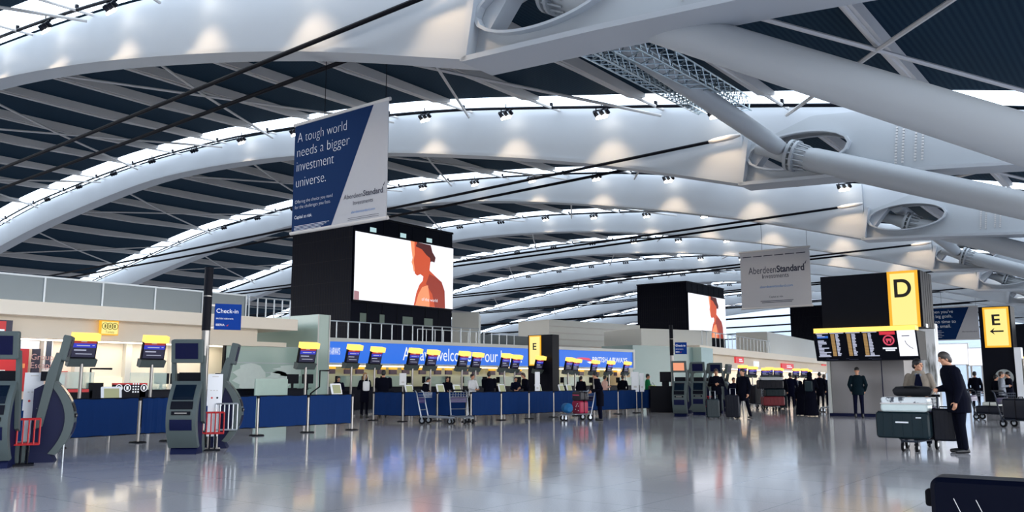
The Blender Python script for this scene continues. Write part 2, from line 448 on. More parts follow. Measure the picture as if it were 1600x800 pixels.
# dark roof deck and skylight strips
deckm = bpy.data.materials.new('dark_ribbed_ceiling'); deckm.use_nodes = True
nt = deckm.node_tree; b = nt.nodes['Principled BSDF']; tc = nt.nodes.new('ShaderNodeTexCoord')
wv = nt.nodes.new('ShaderNodeTexWave'); wv.bands_direction = 'X'; wv.inputs['Scale'].default_value = 1.6; wv.inputs['Distortion'].default_value = .3
nt.links.new(tc.outputs['Object'], wv.inputs['Vector'])
cr = nt.nodes.new('ShaderNodeValToRGB'); cr.color_ramp.elements[0].color = C(22, 44, 62); cr.color_ramp.elements[1].color = C(34, 56, 72)
nt.links.new(wv.outputs['Fac'], cr.inputs['Fac']); nt.links.new(cr.outputs['Color'], b.inputs['Base Color'])
b.inputs['Roughness'].default_value = .7; b.inputs['Specular IOR Level'].default_value = .05
skym = mat('daylit_roof_glazing', (222, 238, 255), emit=SKYLIGHT)
XD = [-122 + 2.5 * i for i in range(53)]
def strip(y0, y1, dz, th):
    g = MB(); n = len(XD)
    vs = [(x, y, zt(x) + dz + d) for d in (0, th) for y in (y0, y1) for x in XD]; fs = []
    for i in range(n - 1):
        fs += [(i, i + 1, n + i + 1, n + i), (2 * n + i, 3 * n + i, 3 * n + i + 1, 2 * n + i + 1), (i, 2 * n + i, 2 * n + i + 1, i + 1), (n + i, n + i + 1, 3 * n + i + 1, 3 * n + i)]
    fs += [(0, n, 3 * n, 2 * n), (n - 1, 3 * n - 1, 4 * n - 1, 2 * n - 1)]
    return g.add(vs, fs)
for k in range(len(YK) - 1):
    o = strip(YK[k], YK[k + 1] - 2.0, .12, .3).build('ceiling', deckm, None, True); struct(o, 'dark ribbed ceiling between two roof arches')
    o = strip(YK[k + 1] - 2.0, YK[k + 1], .12, .08).build('window_%d' % (k + 1), skym, None, True); struct(o, 'bright skylight strip along a roof arch')
# rafters running lengthways between arches
BX = [5.5 - 5.8 * j for j in range(21)]
rmesh = {}
for j, x in enumerate(BX):
    z = zt(x) + .12; y1 = SP
    g = MB()
    slope = (zt(x + .5) - zt(x - .5))
    for (ya, yb, da, db) in ((.8, 9, .42, .5), (9, 15, .5, .42), (15, 16.0, .42, .2)):
        for s_ in (0,):
            vs = []
            for yy, dd in ((ya, da), (yb, db)):
                for dx in (-.16, .16): vs += [(x + dx, yy, z), (x + dx, yy, z - dd)]
            g.add(vs, [(0, 1, 3, 2), (4, 6, 7, 5), (0, 4, 5, 1), (2, 3, 7, 6), (0, 2, 6, 4), (1, 5, 7, 3)])
    # slim bottom boom below the web
    g.tube([(x, .8, z - .48), (x, 9, z - .56), (x, 16, z - .3), (x, 17.95, z - .22)], .07, 6)
    rmesh[j] = g.mesh('roof_beam'); rmesh[j].materials.append(RAFTER)
bm_ = {}
for k in range(len(YK) - 1):
    for j, x in enumerate(BX):
        o = bpy.data.objects.new('roof_beam', rmesh[j]); COL.objects.link(o); o.location = (0, YK[k], 0)
        struct(o, 'grey roof beam running between two arches')
    # slender wind bracing
    g = MB()
    for j in range(1, 19, 3):
        for (ja, jb) in ((j, j + 2), (j + 2, j)):
            if jb > 20 or ja > 20: continue
            g.tube([(BX[ja], YK[k] + .9, zt(BX[ja]) - .55), (BX[j + 1] if j + 1 < 21 else BX[ja], YK[k] + 9, zt(BX[j + 1]) - .62), (BX[jb], YK[k + 1] - .3, zt(BX[jb]) - .45)], .07, 6)
    struct(g.build('roof_beam_bracing', RAFTER), 'slender crossed roof bracing between two arches')
# lighting pipes with floodlight clusters
def pipe_mesh():
    xs = [x for x in XS]; g = MB()
    g.tube([(x, -.75, zt(x) - .12) for x in xs] + [(-8, -.75, zt(-8) - .12)], .075, 8)
    for j, x in enumerate(BX[3:]):
        if x < -118: continue
        g.box((x, -.75, zt(x) - .02), (.12, .12, .3)); g.tube([(x + 2.9, -.75, zt(x + 2.9) - .1), (x + 2.9, -.75, zt(x + 2.9) + .14)], .03, 5)
    return g
pm = pipe_mesh().mesh('lighting_pipe'); pm.materials.append(BLACK)
proto = None
for k in range(1, len(YK)):
    o = bpy.data.objects.new('lighting_pipe', pm); COL.objects.link(o); o.location = (0, YK[k], 0)
    tag(o, 'dark lighting pipe along the top of the roof arch %s from the viewer' % ORD[k - 1], 'pipe', 'lighting pipes along the arches')
    n = 0
    for j, x0 in enumerate(BX[2:16]):
        x = x0 + 2.9
        if x > -9: continue
        z = zt(x) - .12
        lit = x > -50
        loc = (x, YK[k] - .75, z)
        lab = ('white-glowing' if lit else 'unlit') + ' floodlight cluster under the %s nearest roof arch, %s from its right end' % (ORD[k - 1], ORD[n])
        n += 1
        br_ = thing('floodlight_cluster', lab, 'floodlight', loc, 0, 'floodlight clusters under the roof arches')
        if proto is None:
            proto = {}
            g = MB().box((0, 0, -.14), (.9, .1, .05)); g.tube([(-.3, 0, 0), (-.3, 0, -.14)], .03, 6); g.tube([(.3, 0, 0), (.3, 0, -.14)], .03, 6)
            for dx in (-.32, 0, .32): g.tube([(dx, 0, -.14), (dx, 0, -.25)], .02, 6)
            proto['bracket'] = g.mesh('bracket'); proto['bracket'].materials.append(BLACK)
            g = MB().tube([(0, -.12, -.2), (0, .1, -.34)], [.09, .11], 12); proto['lamp'] = g.mesh('lamp'); proto['lamp'].materials.append(BLACK)
            g = MB().rbox((0, 0, 0), (.62, .1, .24), .05); proto['lens'] = g.mesh('lens'); proto['lens'].materials.append(LENS)
        link('bracket', proto['bracket'], br_)
        for dx in (-.32, 0, .32): link('lamp', proto['lamp'], br_, (dx, 0, 0))
        if lit:
            o = link('lens', proto['lens'], br_, (0, .05, -.47)); o.rotation_euler = (R(-35), 0, 0)
            if k <= 5:
                ld = bpy.data.lights.new('floodlight_beam', 'SPOT'); ld.energy = LAMP_W; ld.color = (1, .74, .48); ld.spot_size = R(74); ld.spot_blend = .7; ld.shadow_soft_size = .25
                lo = bpy.data.objects.new('floodlight_beam', ld); COL.objects.link(lo); lo.parent = br_
                lo.location = (0, -.9, -.6); lo.rotation_euler = (R(28), 0, 0)
# lattice trusses beside the lengthways tube, and a small maintenance gantry
def truss(p, q, w=.42, name='lattice_truss', r=.03):
    p = Vector(p); q = Vector(q); d = (q - p); L = d.length; d.normalize(); sx = d.cross(Vector((0, 0, 1))).normalized() * w / 2; sz = Vector((0, 0, w / 2))
    g = MB(); cs = [sx + sz, sx - sz, -sx - sz, -sx + sz]
    for c in cs: g.tube([p + c, q + c], r, 6)
    n = int(L / w)
    for i in range(n):
        a = p + d * (L * i / n); b2 = p + d * (L * (i + 1) / n)
        for j in range(4):
            c1, c2 = cs[j], cs[(j + 1) % 4]
            g.tube([a + c1, b2 + c2] if i % 2 else [a + c2, b2 + c1], r * .6, 5)
    return g
t = truss(AY(975, 60, YK[1] + 1.3), AY(1163, 164, YK[2] - 1.0), .55).build('lattice_truss', mat('aluminium', (170, 185, 192), .35, .7))
tag(t, 'silver lattice truss right of the lengthways tube between the nearest arches', 'truss', 'lattice trusses under the roof')
t = truss(AY(905, 68, YK[1] + 1.3), AY(1098, 172, YK[2] - 1.0), .36).build('lattice_truss', MATS['aluminium'])
tag(t, 'slimmer silver lattice truss left of the lengthways tube between the nearest arches', 'truss', 'lattice trusses under the roof')
for (px0, py0, px1, py1, Y, lb) in ((1020, 266, 1108, 279, YK[3] - 1.2, 'dark lattice gantry hanging at the third arch above the hall centre'), (858, 449, 903, 447, YK[6] - 1.2, 'small dark lattice gantry hanging far off above the yellow E totem')):
    t = truss(AY(px0, py0, Y), AY(px1, py1, Y), .4).build('maintenance_gantry', BLACK); tag(t, lb, 'gantry')
# ================================================================== LEFT WALL OF THE HALL
XW = -29.3
def wall_z(px, py, X=XW): return AX(px, py, X).z
yA, yB = 2.0, AX(466, 490, XW).y
zl0, zl1 = wall_z(200, 501.5), wall_z(200, 481)       # ledge
zp1 = wall_z(200, 445)                                 # parapet top
zs = wall_z(120, 529)                                  # top of the openings below
struct(MB().bb(XW - 8, XW, yA, yB, zl0, zl1).build('trim_1', CREAM), 'cream balcony edge along the left wall')
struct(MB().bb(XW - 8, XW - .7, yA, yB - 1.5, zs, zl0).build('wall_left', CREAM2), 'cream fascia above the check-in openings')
yE = AX(352, 560, XW - 1).y
# parapet of grey glass with pale posts
par = thing('balcony_parapet', 'grey glass parapet with pale posts along the left balcony', 'parapet', (XW - .25, 0, 0))
ys_end = AX(384, 470, XW - .25).y
MB().bb(-.03, .03, yA, ys_end, zl1, zp1).build('glass_panel', PARAP, par)
g = MB().bb(-.05, .05, yA, ys_end, zp1, zp1 + .06); g.build('top_rail', RAILM, par)
for i in range(13):
    y = ys_end - .02 - i * 1.95
    if y > yA: MB().bb(.03, .07, y - .03, y + .03, zl1 - .25, zp1).build('post', RAILM, par)
def railing(name, pts, z0, z1, label, n_between, mats=RAILM, mid=0):
    a = Vector(pts[0]); r_ = thing(name, label, 'railing', (a.x, a.y, z0)); off = Vector((a.x, a.y, z0))
    P = [Vector((p[0], p[1], 0)) - Vector((a.x, a.y, 0)) for p in pts]
    g = MB()
    for p, q in zip(P, P[1:]):
        g.tube([p + Vector((0, 0, z1 - z0)), q + Vector((0, 0, z1 - z0))], .035, 6)
        for m in range(mid): 
            hh = (z1 - z0) * (m + 1) / (mid + 1); g.tube([p + Vector((0, 0, hh)), q + Vector((0, 0, hh))], .012, 5)
    g.build('top_rail', mats, r_)
    pm_ = None
    for p, q in zip(P, P[1:]):
        for i in range(n_between + 1):
            c = p.lerp(q, i / n_between)
            if pm_ is None:
                pm_ = MB().tube([(0, 0, 0), (0, 0, z1 - z0)], .03, 6).mesh('post'); pm_.materials.append(mats)
            link('post', pm_, r_, c)
    return r_
railing('balcony_railing', [(XW - .3, ys_end + .2), (XW - .3, yB - .2)], zl1, zp1, 'open railing at the far end of the left balcony', 5, mid=1)
# back wall of the left check-in bay
XB = XW - 2.2
struct(MB().bb(XB - .3, XB, yA, yB, 0, zs + .2).build('wall_left_back', CREAM), 'cream back wall behind the left check-in desks')
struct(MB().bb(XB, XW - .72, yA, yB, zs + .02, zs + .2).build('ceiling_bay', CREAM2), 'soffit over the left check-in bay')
bayl = mat('bay_fill_light', (255, 240, 214), emit=7)  # fill strips added under the soffits to brighten the bay walls
tag(MB().bb(XB + .5, XB + .9, yA + 1, AX(340, 560, XB).y, zs - .03, zs + .02).build('strip_light', bayl), 'added fill strip brightening the left bay from under its soffit', 'light')
MB_lit = MB().bb(XB + .02, XB + .1, AX(135, 590, XB).y, AX(262, 590, XB).y, 1.15, 1.5)
tag(MB_lit.build('strip_light', mat('warm_strip_light', (255, 238, 200), emit=1.3)), 'warm strip of light low on the wall behind the left desks', 'light')
for px in (120, 198, 268):
    p = AX(px, 560, XB + .1)
    struct(MB().bb(XB, XB + .25, p.y - .12, p.y + .12, 0, zs).build('trim_2', PALE), 'pale pilaster in the left check-in bay')
# red promotional panels at the far left of the bay
def wall_panel(name, px0, px1, py0, py1, X, m, label, cat, th=.08):
    a = AX(px0, py1, X); b2 = AX(px1, py0, X)
    return tag(MB().bb(X - th, X, a.y, b2.y, a.z, b2.z).build(name, m), label, cat)
t = thing('poster_wall', 'red and navy poster panel on the far left wall behind the kiosks', 'poster', (XB + .5, 0, 0))
def sub_panel(par, px0, px1, py0, py1, X, m, name, th=.06, dx=0):
    a = AX(px0, py1, X); b2 = AX(px1, py0, X); L = par.location
    return MB().bb(X + dx - th - L.x, X + dx - L.x, a.y - L.y, b2.y - L.y, a.z - L.z, b2.z - L.z).build(name, m, par)
sub_panel(t, -12, 46, 545, 612, XB + .4, mat('poster_red', (190, 28, 38), .5), 'red_sheet')
sub_panel(t, 46, 64, 545, 612, XB + .4, mat('poster_navy', (20, 18, 50), .5), 'navy_sheet')
sub_panel(t, 32, 39, 568, 575, XB + .42, mat('poster_orange', (240, 150, 90), .5), 'orange_square', .02)
sub_panel(t, -10, 8, 578, 600, XB + .42, WHITE, 'white_sheet', .02)
a = AX(47, 562, XB + .44)
tx = text('Group\nEscape', t, mat('poster_text', (190, 150, 150), .5), 0, 0, 0, h=.55); tx.location = (.02 - .06, a.y, a.z - .35); tx.rotation_euler = (0, 0, pi / 2); tx.location.x = .0
wall_panel('brochure_stand', 65, 84, 527, 590, XB + .35, mat('stand_white', (225, 226, 228), .5), 'tall white display stand beside the red posters', 'stand', .3)
wall_panel('poster', 70, 82, 530, 575, XB + .37, mat('poster_dark_blue', (18, 34, 62), .4), 'dark blue poster with white curve on the white display stand', 'poster', .01)
wall_panel('red_cabinet', 90, 106, 580, 662, XB + .9, mat('cabinet_red', (225, 70, 50), .5), 'orange red cabinet with white front behind the left kiosk', 'cabinet', .5)
wall_panel('white_sheet_panel', 92, 102, 584, 600, XB + .92, WHITE, 'white notice on the orange red cabinet behind left kiosk', 'notice', .02)
wall_panel('ceiling_cassette', 29, 62, 533, 544, XB + .7, SCRW, 'white light box under the soffit above the red posters', 'light', .3)
t = thing('red_lit_sign', 'navy sign with red and white square at the left picture edge', 'sign', tuple(AX(8, 515, XW - .2)))
g = AX(18.5, 523, XW - .2); L = t.location
MB().bb(-.08, 0, -.9, g.y - L.y, g.z - L.z, g.z - L.z + .46).build('panel', mat('sign_navy', (30, 24, 60), .4), t)
MB().bb(0, .02, -.9, g.y - L.y - .2, g.z - L.z + .06, g.z - L.z + .42).build('red_face', mat('sign_red_face', (225, 45, 50), emit=.7), t)
MB().bb(0, .03, -.9, g.y - L.y - .24, g.z - L.z + .1, g.z - L.z + .16).build('white_line', WLIT, t)
# yellow toilets sign on the fascia
a = AX(157, 523, XW - .4); b2 = AX(186, 502, XW - .4)
t = thing('washroom_sign', 'small lit yellow pictogram sign on the cream fascia', 'sign', (XW - .4, (a.y + b2.y) / 2, a.z))
wy, wz = (b2.y - a.y) / 2, b2.z - a.z
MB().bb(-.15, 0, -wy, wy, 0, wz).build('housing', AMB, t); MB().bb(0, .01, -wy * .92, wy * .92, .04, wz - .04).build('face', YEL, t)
pict = mat('sign_olive_print', (120, 110, 20), .5)
g = MB()
for i in (-1, 0, 1):
    g.tube([(.015, i * wy * .55 + .11 * cos(q), wz * .62 + .11 * sin(q)) for q in [2 * pi * s / 14 for s in range(15)]], .012, 5)
    g.box((.015, i * wy * .55, wz * .62), (.01, .05, .12))
g.build('pictograms', pict, t)
tx = text('Toilets', t, pict, -wy * .5, .07, 0, w=wy); tx.rotation_euler = (0, 0, pi / 2); tx.location = (.015, 0, 0)
# frosted glass screen wall further along the left bay
y0 = AX(352, 560, XW - .9).y; y1 = AX(470, 560, XW - .9).y
t = thing('glass_screen_wall', 'tall frosted green glass wall with two dark joints left of the pillar', 'screen', (XW - .9, y0, 0))
zt_ = AX(400, 540, XW - .9).z
MB().bb(-.1, 0, 0, y1 - y0, 0, zt_).build('glass', GREENGL, t)
g = MB()
for zz in (AX(400, 567, XW - .9).z, AX(400, 582, XW - .9).z, zt_ - .02): g.bb(0, .015, 0, y1 - y0, zz - .015, zz + .015)
g.build('joint_strip', RAILM, t)
MB().bb(-.1, .05, -.08, 0, 0, zt_).build('edge_post', BLACK, t)
mural = mat('mural_white_print', (206, 220, 216), .35)
g = MB()
for (cy, cz, ry, rz) in ((1.2, 1.55, .75, .55), (2.6, 1.35, .6, .45), (3.3, 1.8, .9, .25)):
    g.prism([(cy + ry * cos(2 * pi * i / 20) * (1 + .2 * sin(3 * i)), cz + rz * sin(2 * pi * i / 20)) for i in range(20)], .016, .02, 'X')
g.build('mural_print', mural, t)
# glass clad pillar block
pA = AX(468, 500, XW - .9); pB = AX(497, 494, XW + .15)
yq = AX(516, 500, XW + .15).y
zq = AX(497, 491, XW + .15).z
t = thing('pillar', 'pale green glass clad pillar between the balcony and the blue fascia', 'pillar', (XW + .15, pB.y, 0))
MB().bb(-4.5, 0, 0, yq - pB.y, 0, zq).build('cladding', GREENGL, t)
MB().bb(0, .03, 0, .06, 0, zq).build('corner_trim', PALE, t); MB().bb(0, .03, yq - pB.y - .06, yq - pB.y, 0, zq).build('corner_trim', PALE, t)
# ================================================================== BLUE FASCIA BLOCK
p0 = AD(500, 568, 41.3); p0.z = 0
p1 = AD(990.5, 576.5, 57.6); p1.z = 0
ud = (p1 - p0).normalized(); un = Vector((ud.y, -ud.x, 0))   # un points to the aisle
BL = (p1 - p0).length; brot = atan2(ud.y, ud.x)
def BU(px, py, v=0.0):
    q = RP(px, py, p0 + un * v, un); return (q - p0).dot(ud), q.z
zb0 = BU(760, 572.5)[1]; zb1 = BU(760, 540)[1]
ba = thing('lit_fascia', 'long backlit blue airline fascia with white lettering above the check-in desks', 'sign', tuple(p0), brot)
MB().bb(0, BL, .05, .6, zb0, zb1).build('housing', PALE, ba)
MB().bb(.1, BL - .12, .0, .05, zb0 + .06, zb1 - .08).build('blue_face', BLUELIT, ba)
g = MB().bb(0, BL, -.1, .05, zb1 - .08, zb1 + .1); g.bb(0, BL, -.06, .05, zb0 - .05, zb0 + .06); g.bb(BL - .14, BL + .05, -.08, .05, zb0, zb1); g.build('frame', PALE, ba)
def ba_text(s, pxa, pxb, py0, py1, m=WLIT, bold=0):
    ua, za = BU(pxa, py1); ub, _ = BU(pxb, py1); _, zc = BU((pxa + pxb) / 2, py0); _, zd = BU((pxa + pxb) / 2, py1)
    return text(s, ba, m, ua, zd, -.012, w=ub - ua, h=zc - zd, bold=bold)
ba_text('BRITISH AIRWAYS', 505, 531, 543, 554, bold=.012)
ba_text('Always welcome to our home.', 629, 815, 545.5, 571)
ba_text('BRITISH AIRWAYS', 925.5, 980, 558.5, 566.5, bold=.012)
u0, zz = BU(900, 560); u1, _ = BU(924, 560)
ribr = mat('ribbon_red', (235, 70, 110), emit=.9)
MB().prism([(u0, zz + .04), (u0 + .5, zz + .07), (u1 - .25, zz + .05), (u1, zz - .08), (u1 + .02, zz - .2), (u1 - .15, zz - .16), (u1 - .5, zz - .09), (u0 + .5, zz - .05)], -.02, -.012).build('ribbon_emblem', ribr, ba)
MB().prism([(u1 - .45, zz - .2), (u1 - .1, zz - .15), (u1 + .02, zz - .22), (u1 + .02, zz - .3), (u1 - .2, zz - .3)], -.02, -.012).build('ribbon_tail', WLIT, ba)
# block behind and below the fascia
def bseg(u0, u1, v0, v1, z0, z1, name, m, label):
    o = MB().bb(u0, u1, v0, v1, z0, z1).build(name, m, None, loc=tuple(p0), rot=(0, 0, brot)); return struct(o, label)
bseg(0, BL, .6, 14, zb0, zb1 - .1, 'ceiling_desks', CREAM2, 'slab over the check-in desks behind the blue fascia')
bseg(-.5, BL, 1.9, 2.2, 0, zb0, 'wall_back', GREENGL, 'pale green glass wall behind the check-in desks')
bseg(BL - .3, BL, .1, 2.0, 0, zb0, 'wall_end', PALE, 'end wall of the check-in desks')
strp = MB().bb(.2, BL - .3, .9, 1.3, zb0 - .09, zb0 - .03).build('strip_light', mat('warm_soffit_light', (255, 206, 150), emit=5.5), None, loc=tuple(p0), rot=(0, 0, brot))
tag(strp, 'long warm strip light under the blue fascia', 'light')
zr = BU(640, 523.5)[1]; zr1 = BU(640, 508)[1]
q0 = p0 + ud * .2; q1 = p0 + ud * (BU(748, 530)[0])
railing('fascia_railing', [tuple(q0), tuple(q1)], zb1 + .1, zr1, 'pale railing on top of the blue fascia below the big screen', 15)
q2 = p0 + ud * (BU(752, 530)[0]) - un * 6; q3 = p0 + ud * (BU(905, 530)[0]) - un * 6
railing('upper_railing', [tuple(q2), tuple(q3)], zb1 - .1, zb1 + 1.2, 'open railing behind the yellow E totem above the fascia', 12)
# ================================================================== SCREEN TOWERS
def face_prism(): pass
def tower(X, px_corner, py_top, py_bot, px_left, px_right, label, scr, n):
    c = AX(px_corner, py_top, X); z1 = c.z; z0 = min(AX(px_corner, py_bot, X).z, 3.3)
    yr = AX(px_right, py_top + 20, X).y; xl = AY(px_left, py_top, c.y).x
    L = yr - c.y; W = X - xl
    t = thing('screen_tower', label, 'tower', (X, c.y, z0), 0, 'dark glass towers with big screens')
    hh = z1 - z0
    MB().bb(-W, 0, 0, L, 0, hh).build('cladding', NAVY, t)
    g = MB()
    for i in range(1, 24): g.bb(-W * i / 24 - .015, -W * i / 24 + .015, -.008, 0, 0, hh)
    for i in range(1, 6): g.bb(-W, 0, -.008, 0, hh * i / 6 - .01, hh * i / 6 + .01)
    for i in range(1, 7): g.bb(0, .02, L * i / 7 - .015, L * i / 7 + .015, 0, hh)
    g.build('mullion_grid', BLACK, t)
    g = MB().bb(-W - .05, .05, -.05, L + .05, hh, hh + .12); g.build('roof_cap', BLACK, t)
    s0 = AX(px_corner, scr[1], X).z - z0; s1 = AX(px_corner, scr[0], X).z - z0
    hs = s1 - s0
    MB().bb(.02, .12, .08, L - .02, s0 - .1, s1 + .1).build('screen_frame', BLACK, t)
    sc = MB().bb(.12, .14, .1, L - .05, s0, s1).build('screen', SCRW, t)
    LL = L - .15
    def im(poly, name, m, off): 
        return MB().prism([(.1 + u * LL, s0 + v * hs) for u, v in poly], .14, .14 + off, 'X').build(name, m, sc)
    skin = mat('screen_image_orange', (222, 88, 48), emit=.9); dark = mat('screen_image_brown', (88, 30, 26), emit=.8); brt = mat('screen_image_peach', (255, 158, 110), emit=1.0); mid = mat('screen_image_rust', (165, 58, 40), emit=.85)
    im([(.53, 1.0), (.60, 1), (.74, .99), (.765, .88), (.745, .72), (.735, .58), (.80, .50), (.87, .42), (.905, .28), (.912, .0), (.575, .0), (.60, .2), (.63, .33), (.665, .40), (.67, .47), (.64, .50), (.605, .47), (.58, .50), (.575, .56), (.56, .63), (.545, .67), (.555, .74), (.545, .84)], 'figure_image', skin, .004)
    im([(.60, 1), (.745, .99), (.765, .88), (.80, .80), (.79, .72), (.76, .73), (.745, .72), (.74, .78), (.70, .82), (.65, .90), (.585, .93)], 'hair_image', dark, .008)
    im([(.735, .52), (.80, .49), (.87, .42), (.905, .28), (.912, .0), (.80, .0), (.77, .2), (.70, .36)], 'shoulder_image', mid, .008)
    im([(.59, .0), (.62, .18), (.66, .3), (.72, .34), (.74, .16), (.74, 0)], 'glow_image', brt, .010)
    im([(.53, 1.0), (.57, 1.0), (.575, .80), (.565, .70), (.58, .55), (.57, .52), (.555, .63), (.545, .67), (.555, .74), (.545, .84)], 'face_image', brt, .010)
    tx = text('of the world', t, WLIT, 0, 0, 0, w=LL * .17); tx.rotation_euler = (0, 0, pi / 2); tx.location = (.16, .1 + LL * .655, s0 + hs * .085)
    if n == 1:
        im([(0, 0), (.045, 0), (.045, .12), (0, .13)], 'building_image', mat('screen_image_mauve', (190, 140, 150), emit=.8), .006)
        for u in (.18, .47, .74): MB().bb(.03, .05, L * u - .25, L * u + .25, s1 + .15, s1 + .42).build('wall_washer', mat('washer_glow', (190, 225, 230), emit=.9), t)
        # dim rooms behind the lower glazing
        for u, w_ in ((.08, .5), (.26, .4), (.48, .9), (.70, .8)): MB().bb(.021, .03, L * u, L * u + w_, s0 - 1.3, s0 - .75).build('dim_window', mat('dim_room_glow', (74, 92, 84), emit=.7), t)
    return t
tower(-38.0, 552, 335, 540, 459, 707, 'dark glass tower with big bright screen of a woman in profile, nearest on the left', (361, 468), 1)
tower(-38.0, 1072, 440.5, 535, 995, 1131, 'second dark glass tower with bright screen, beyond the white check-in pole', (457, 524), 2)
tower(-38.0, 1285, 478, 545, 1234, 1330, 'third dark glass tower far off beside the black D board', (492, 530), 3)
# pale service block right of the first tower, and the ribbed white wall beyond
def seg(pa, pb, z0, z1, th, name, m, label, st=True):
    pa = Vector((pa[0], pa[1], 0)); pb = Vector((pb[0], pb[1], 0)); d = pb - pa
    o = MB().bb(0, d.length, 0, th, z0, z1).build(name, m, None, loc=tuple(pa), rot=(0, 0, atan2(d.y, d.x)))
    return struct(o, label) if st else o
a = AD(706, 500, 62); c = AD(748, 500, 62)
seg(a, c, 3.2, AD(727, 488, 62).z, 4, 'wall_service', PALE, 'pale service block right of the big screen')
a = AD(858, 520, 74); c = AD(1000, 520, 82)
o = seg(a, c, 3.0, AD(930, 504, 78).z, 4, 'wall_upper', PALE, 'white ribbed wall above the right end of the fascia')
for i in range(5):
    zz = 3.9 + i * .55
    seg(a - un * -.08, c - un * -.08, zz, zz + .05, .06, 'trim_3', RAFTER, 'thin rib on the white upper wall')
a = AD(750, 530, 68); c = AD(858, 530, 74)
seg(a, c, 3.0, AD(800, 524, 70).z, 1, 'wall_gallery', mat('gallery_dark', (80, 92, 98), .4), 'grey glazed gallery wall behind the railing')
# green glass block right of the fascia
a = AD(989, 560, 58.5); c = AD(1083, 560, 62.5); e = AD(1096, 560, 62.2)
zg = AD(1036, 541, 60.5).z
seg(a, c, 0, zg, 3, 'wall_glass', mat('sea_green_glass', (122, 150, 150), .25, vary=.06, scale=.4), 'sea green glass block right of the blue fascia')
seg(c, e, 0, zg, 3, 'wall_glass_end', GREENGL, 'pale end face of the green glass block')
a = AD(985, 520, 60); c = AD(1112, 522, 66)
o = seg(AD(1002, 520, 63), AD(1112, 520, 66), zg, AD(1057, 515, 64.5).z, 5, 'wall_pale_block', PALE, 'pale box above the green glass block')
# far cream ledge and its back wall
fa, fb = AD(1094, 560, 63), AD(1320, 560, 116)
fz1 = AD(1130, 545.5, 71).z; fz0 = AD(1130, 556, 71).z
seg(fa, fb, fz0, fz1, 9, 'trim_4', CREAM, 'cream balcony edge along the far check-in zone')
fd = (fb - fa); fd.z = 0; fd.normalize(); fn = Vector((-fd.y, fd.x, 0))
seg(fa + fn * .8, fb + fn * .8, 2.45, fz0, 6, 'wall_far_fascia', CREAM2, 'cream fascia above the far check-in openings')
seg(fa + fn * 2.5, fb + fn * 2.5, 0, 2.5, .3, 'wall_far_back', CREAM, 'back wall of the far check-in zone')
o = MB().bb(2, 55, .05, .4, 2.40, 2.46).build('strip_light', bayl, None, loc=tuple(Vector((fa.x, fa.y, 0)) + fn * 1.4), rot=(0, 0, atan2(fd.y, fd.x)))  # added fill light for the far back wall
tag(o, 'bright strip light under the soffit of the far check-in zone', 'light')
railing('far_railing', [tuple(fa + fd * 1.5 + fn * .3), tuple(fa + fd * 22 + fn * .3)], fz1, fz1 + 1.15, 'pale railing on the far cream balcony', 18)
seg(fa + fd * 22 + fn * .5, fa + fd * 48 + fn * .5, fz1, fz1 + 2.1, 3, 'wall_far_upper', PALE, 'pale upper wall beyond the far railing')
struct(MB().bb(-60, 9, -14, -13.6, 0, 12).build('rear_light_blocker', CREAM2), 'unseen screen added behind the viewer to block light')  # added out of view to stop light from behind; the hall really continues
struct(MB().bb(-122, 30, 205, 206, 0, 20).build('wall_end_hall', mat('hazy_end_wall', (190, 198, 204), .8)), 'pale end wall of the hall far away')
# ================================================================== HANGING BANNERS
def banner(name, Y, pxl, pxr, py_tl, py_bl, label):
    a = AY(pxl, py_bl, Y); tl = AY(pxl, py_tl, Y); r_ = AY(pxr, (py_tl + py_bl) / 2, Y)
    W = r_.x - a.x; hh = tl.z - a.z
    t = thing(name, label, 'banner', (a.x, Y, a.z))
    MB().bb(0, W, -.012, .012, 0, hh).build('cloth', BANW, t)
    for zz in (0, hh): MB().tube([(-.06, 0, zz), (W + .06, 0, zz)], .06, 8).build('pole', RAFTER, t, True)
    g = MB()
    for x in (W * .33, W * .97): g.tube([(x, 0, hh), (x, 0, zt(a.x) - a.z - .6)], .012, 5)
    g.build('hanging_wire', CABLE, t)
    return t, W, hh
t, W, hh = banner('hanging_banner', YK[1] + .95, 456, 605, 198, 365, 'big hanging blue and white investment banner, nearest, left of centre')
MB().prism([(0, .02), (W * .44, .02), (W * .855, hh - .02), (0, hh - .02)], -.02, -.013).build('blue_print', BANB, t)
for s_, zf_, hf_, wf_ in (('A tough world', .80, .115, .545), ('needs a bigger', .665, .115, .58), ('investment', .56, .085, .42), ('universe.', .415, .08, .335)):
    text(s_, t, BANT, W * .035, hh * zf_, -.022, w=wf_ * W, h=hh * hf_, bold=-.022)
for i, s in enumerate(('Offering the choice you need', 'for the challenges you face.')):
    text(s, t, BANT, W * .03, hh * (.255 - .05 * i), -.022, w=W * (.42 - .02 * i), bold=-.02)
text('Capital at risk.', t, BANT, W * .03, hh * .115, -.022, w=W * .2)
g = MB()
for i in range(4): g.bb(W * .03, W * (.42 - .03 * i), -.022, -.02, hh * (.055 - .012 * i), hh * (.055 - .012 * i) + .012)
g.build('small_print', BANT, t)
text('Aberdeen', t, BANK, W * .57, hh * .215, -.022, w=W * .195)
text('Standard', t, BANK, W * .77, hh * .215, -.022, w=W * .195, bold=.025)
text('Investments', t, BANK, W * .67, hh * .155, -.022, w=W * .2)
text('aberdeenstandard.com', t, BANL, W * .65, hh * .085, -.022, w=W * .24)
MB().prism([(W * .962, hh * .27), (W * .975, hh * .275), (W * .985, hh * .31)], -.022, -.02).build('bird_emblem', BANK, t)
g = MB()
for i in range(2): g.bb(W * .62, W * .93, -.022, -.02, hh * (.045 - .015 * i), hh * (.045 - .015 * i) + .012)
g.build('small_print', BANK, t)
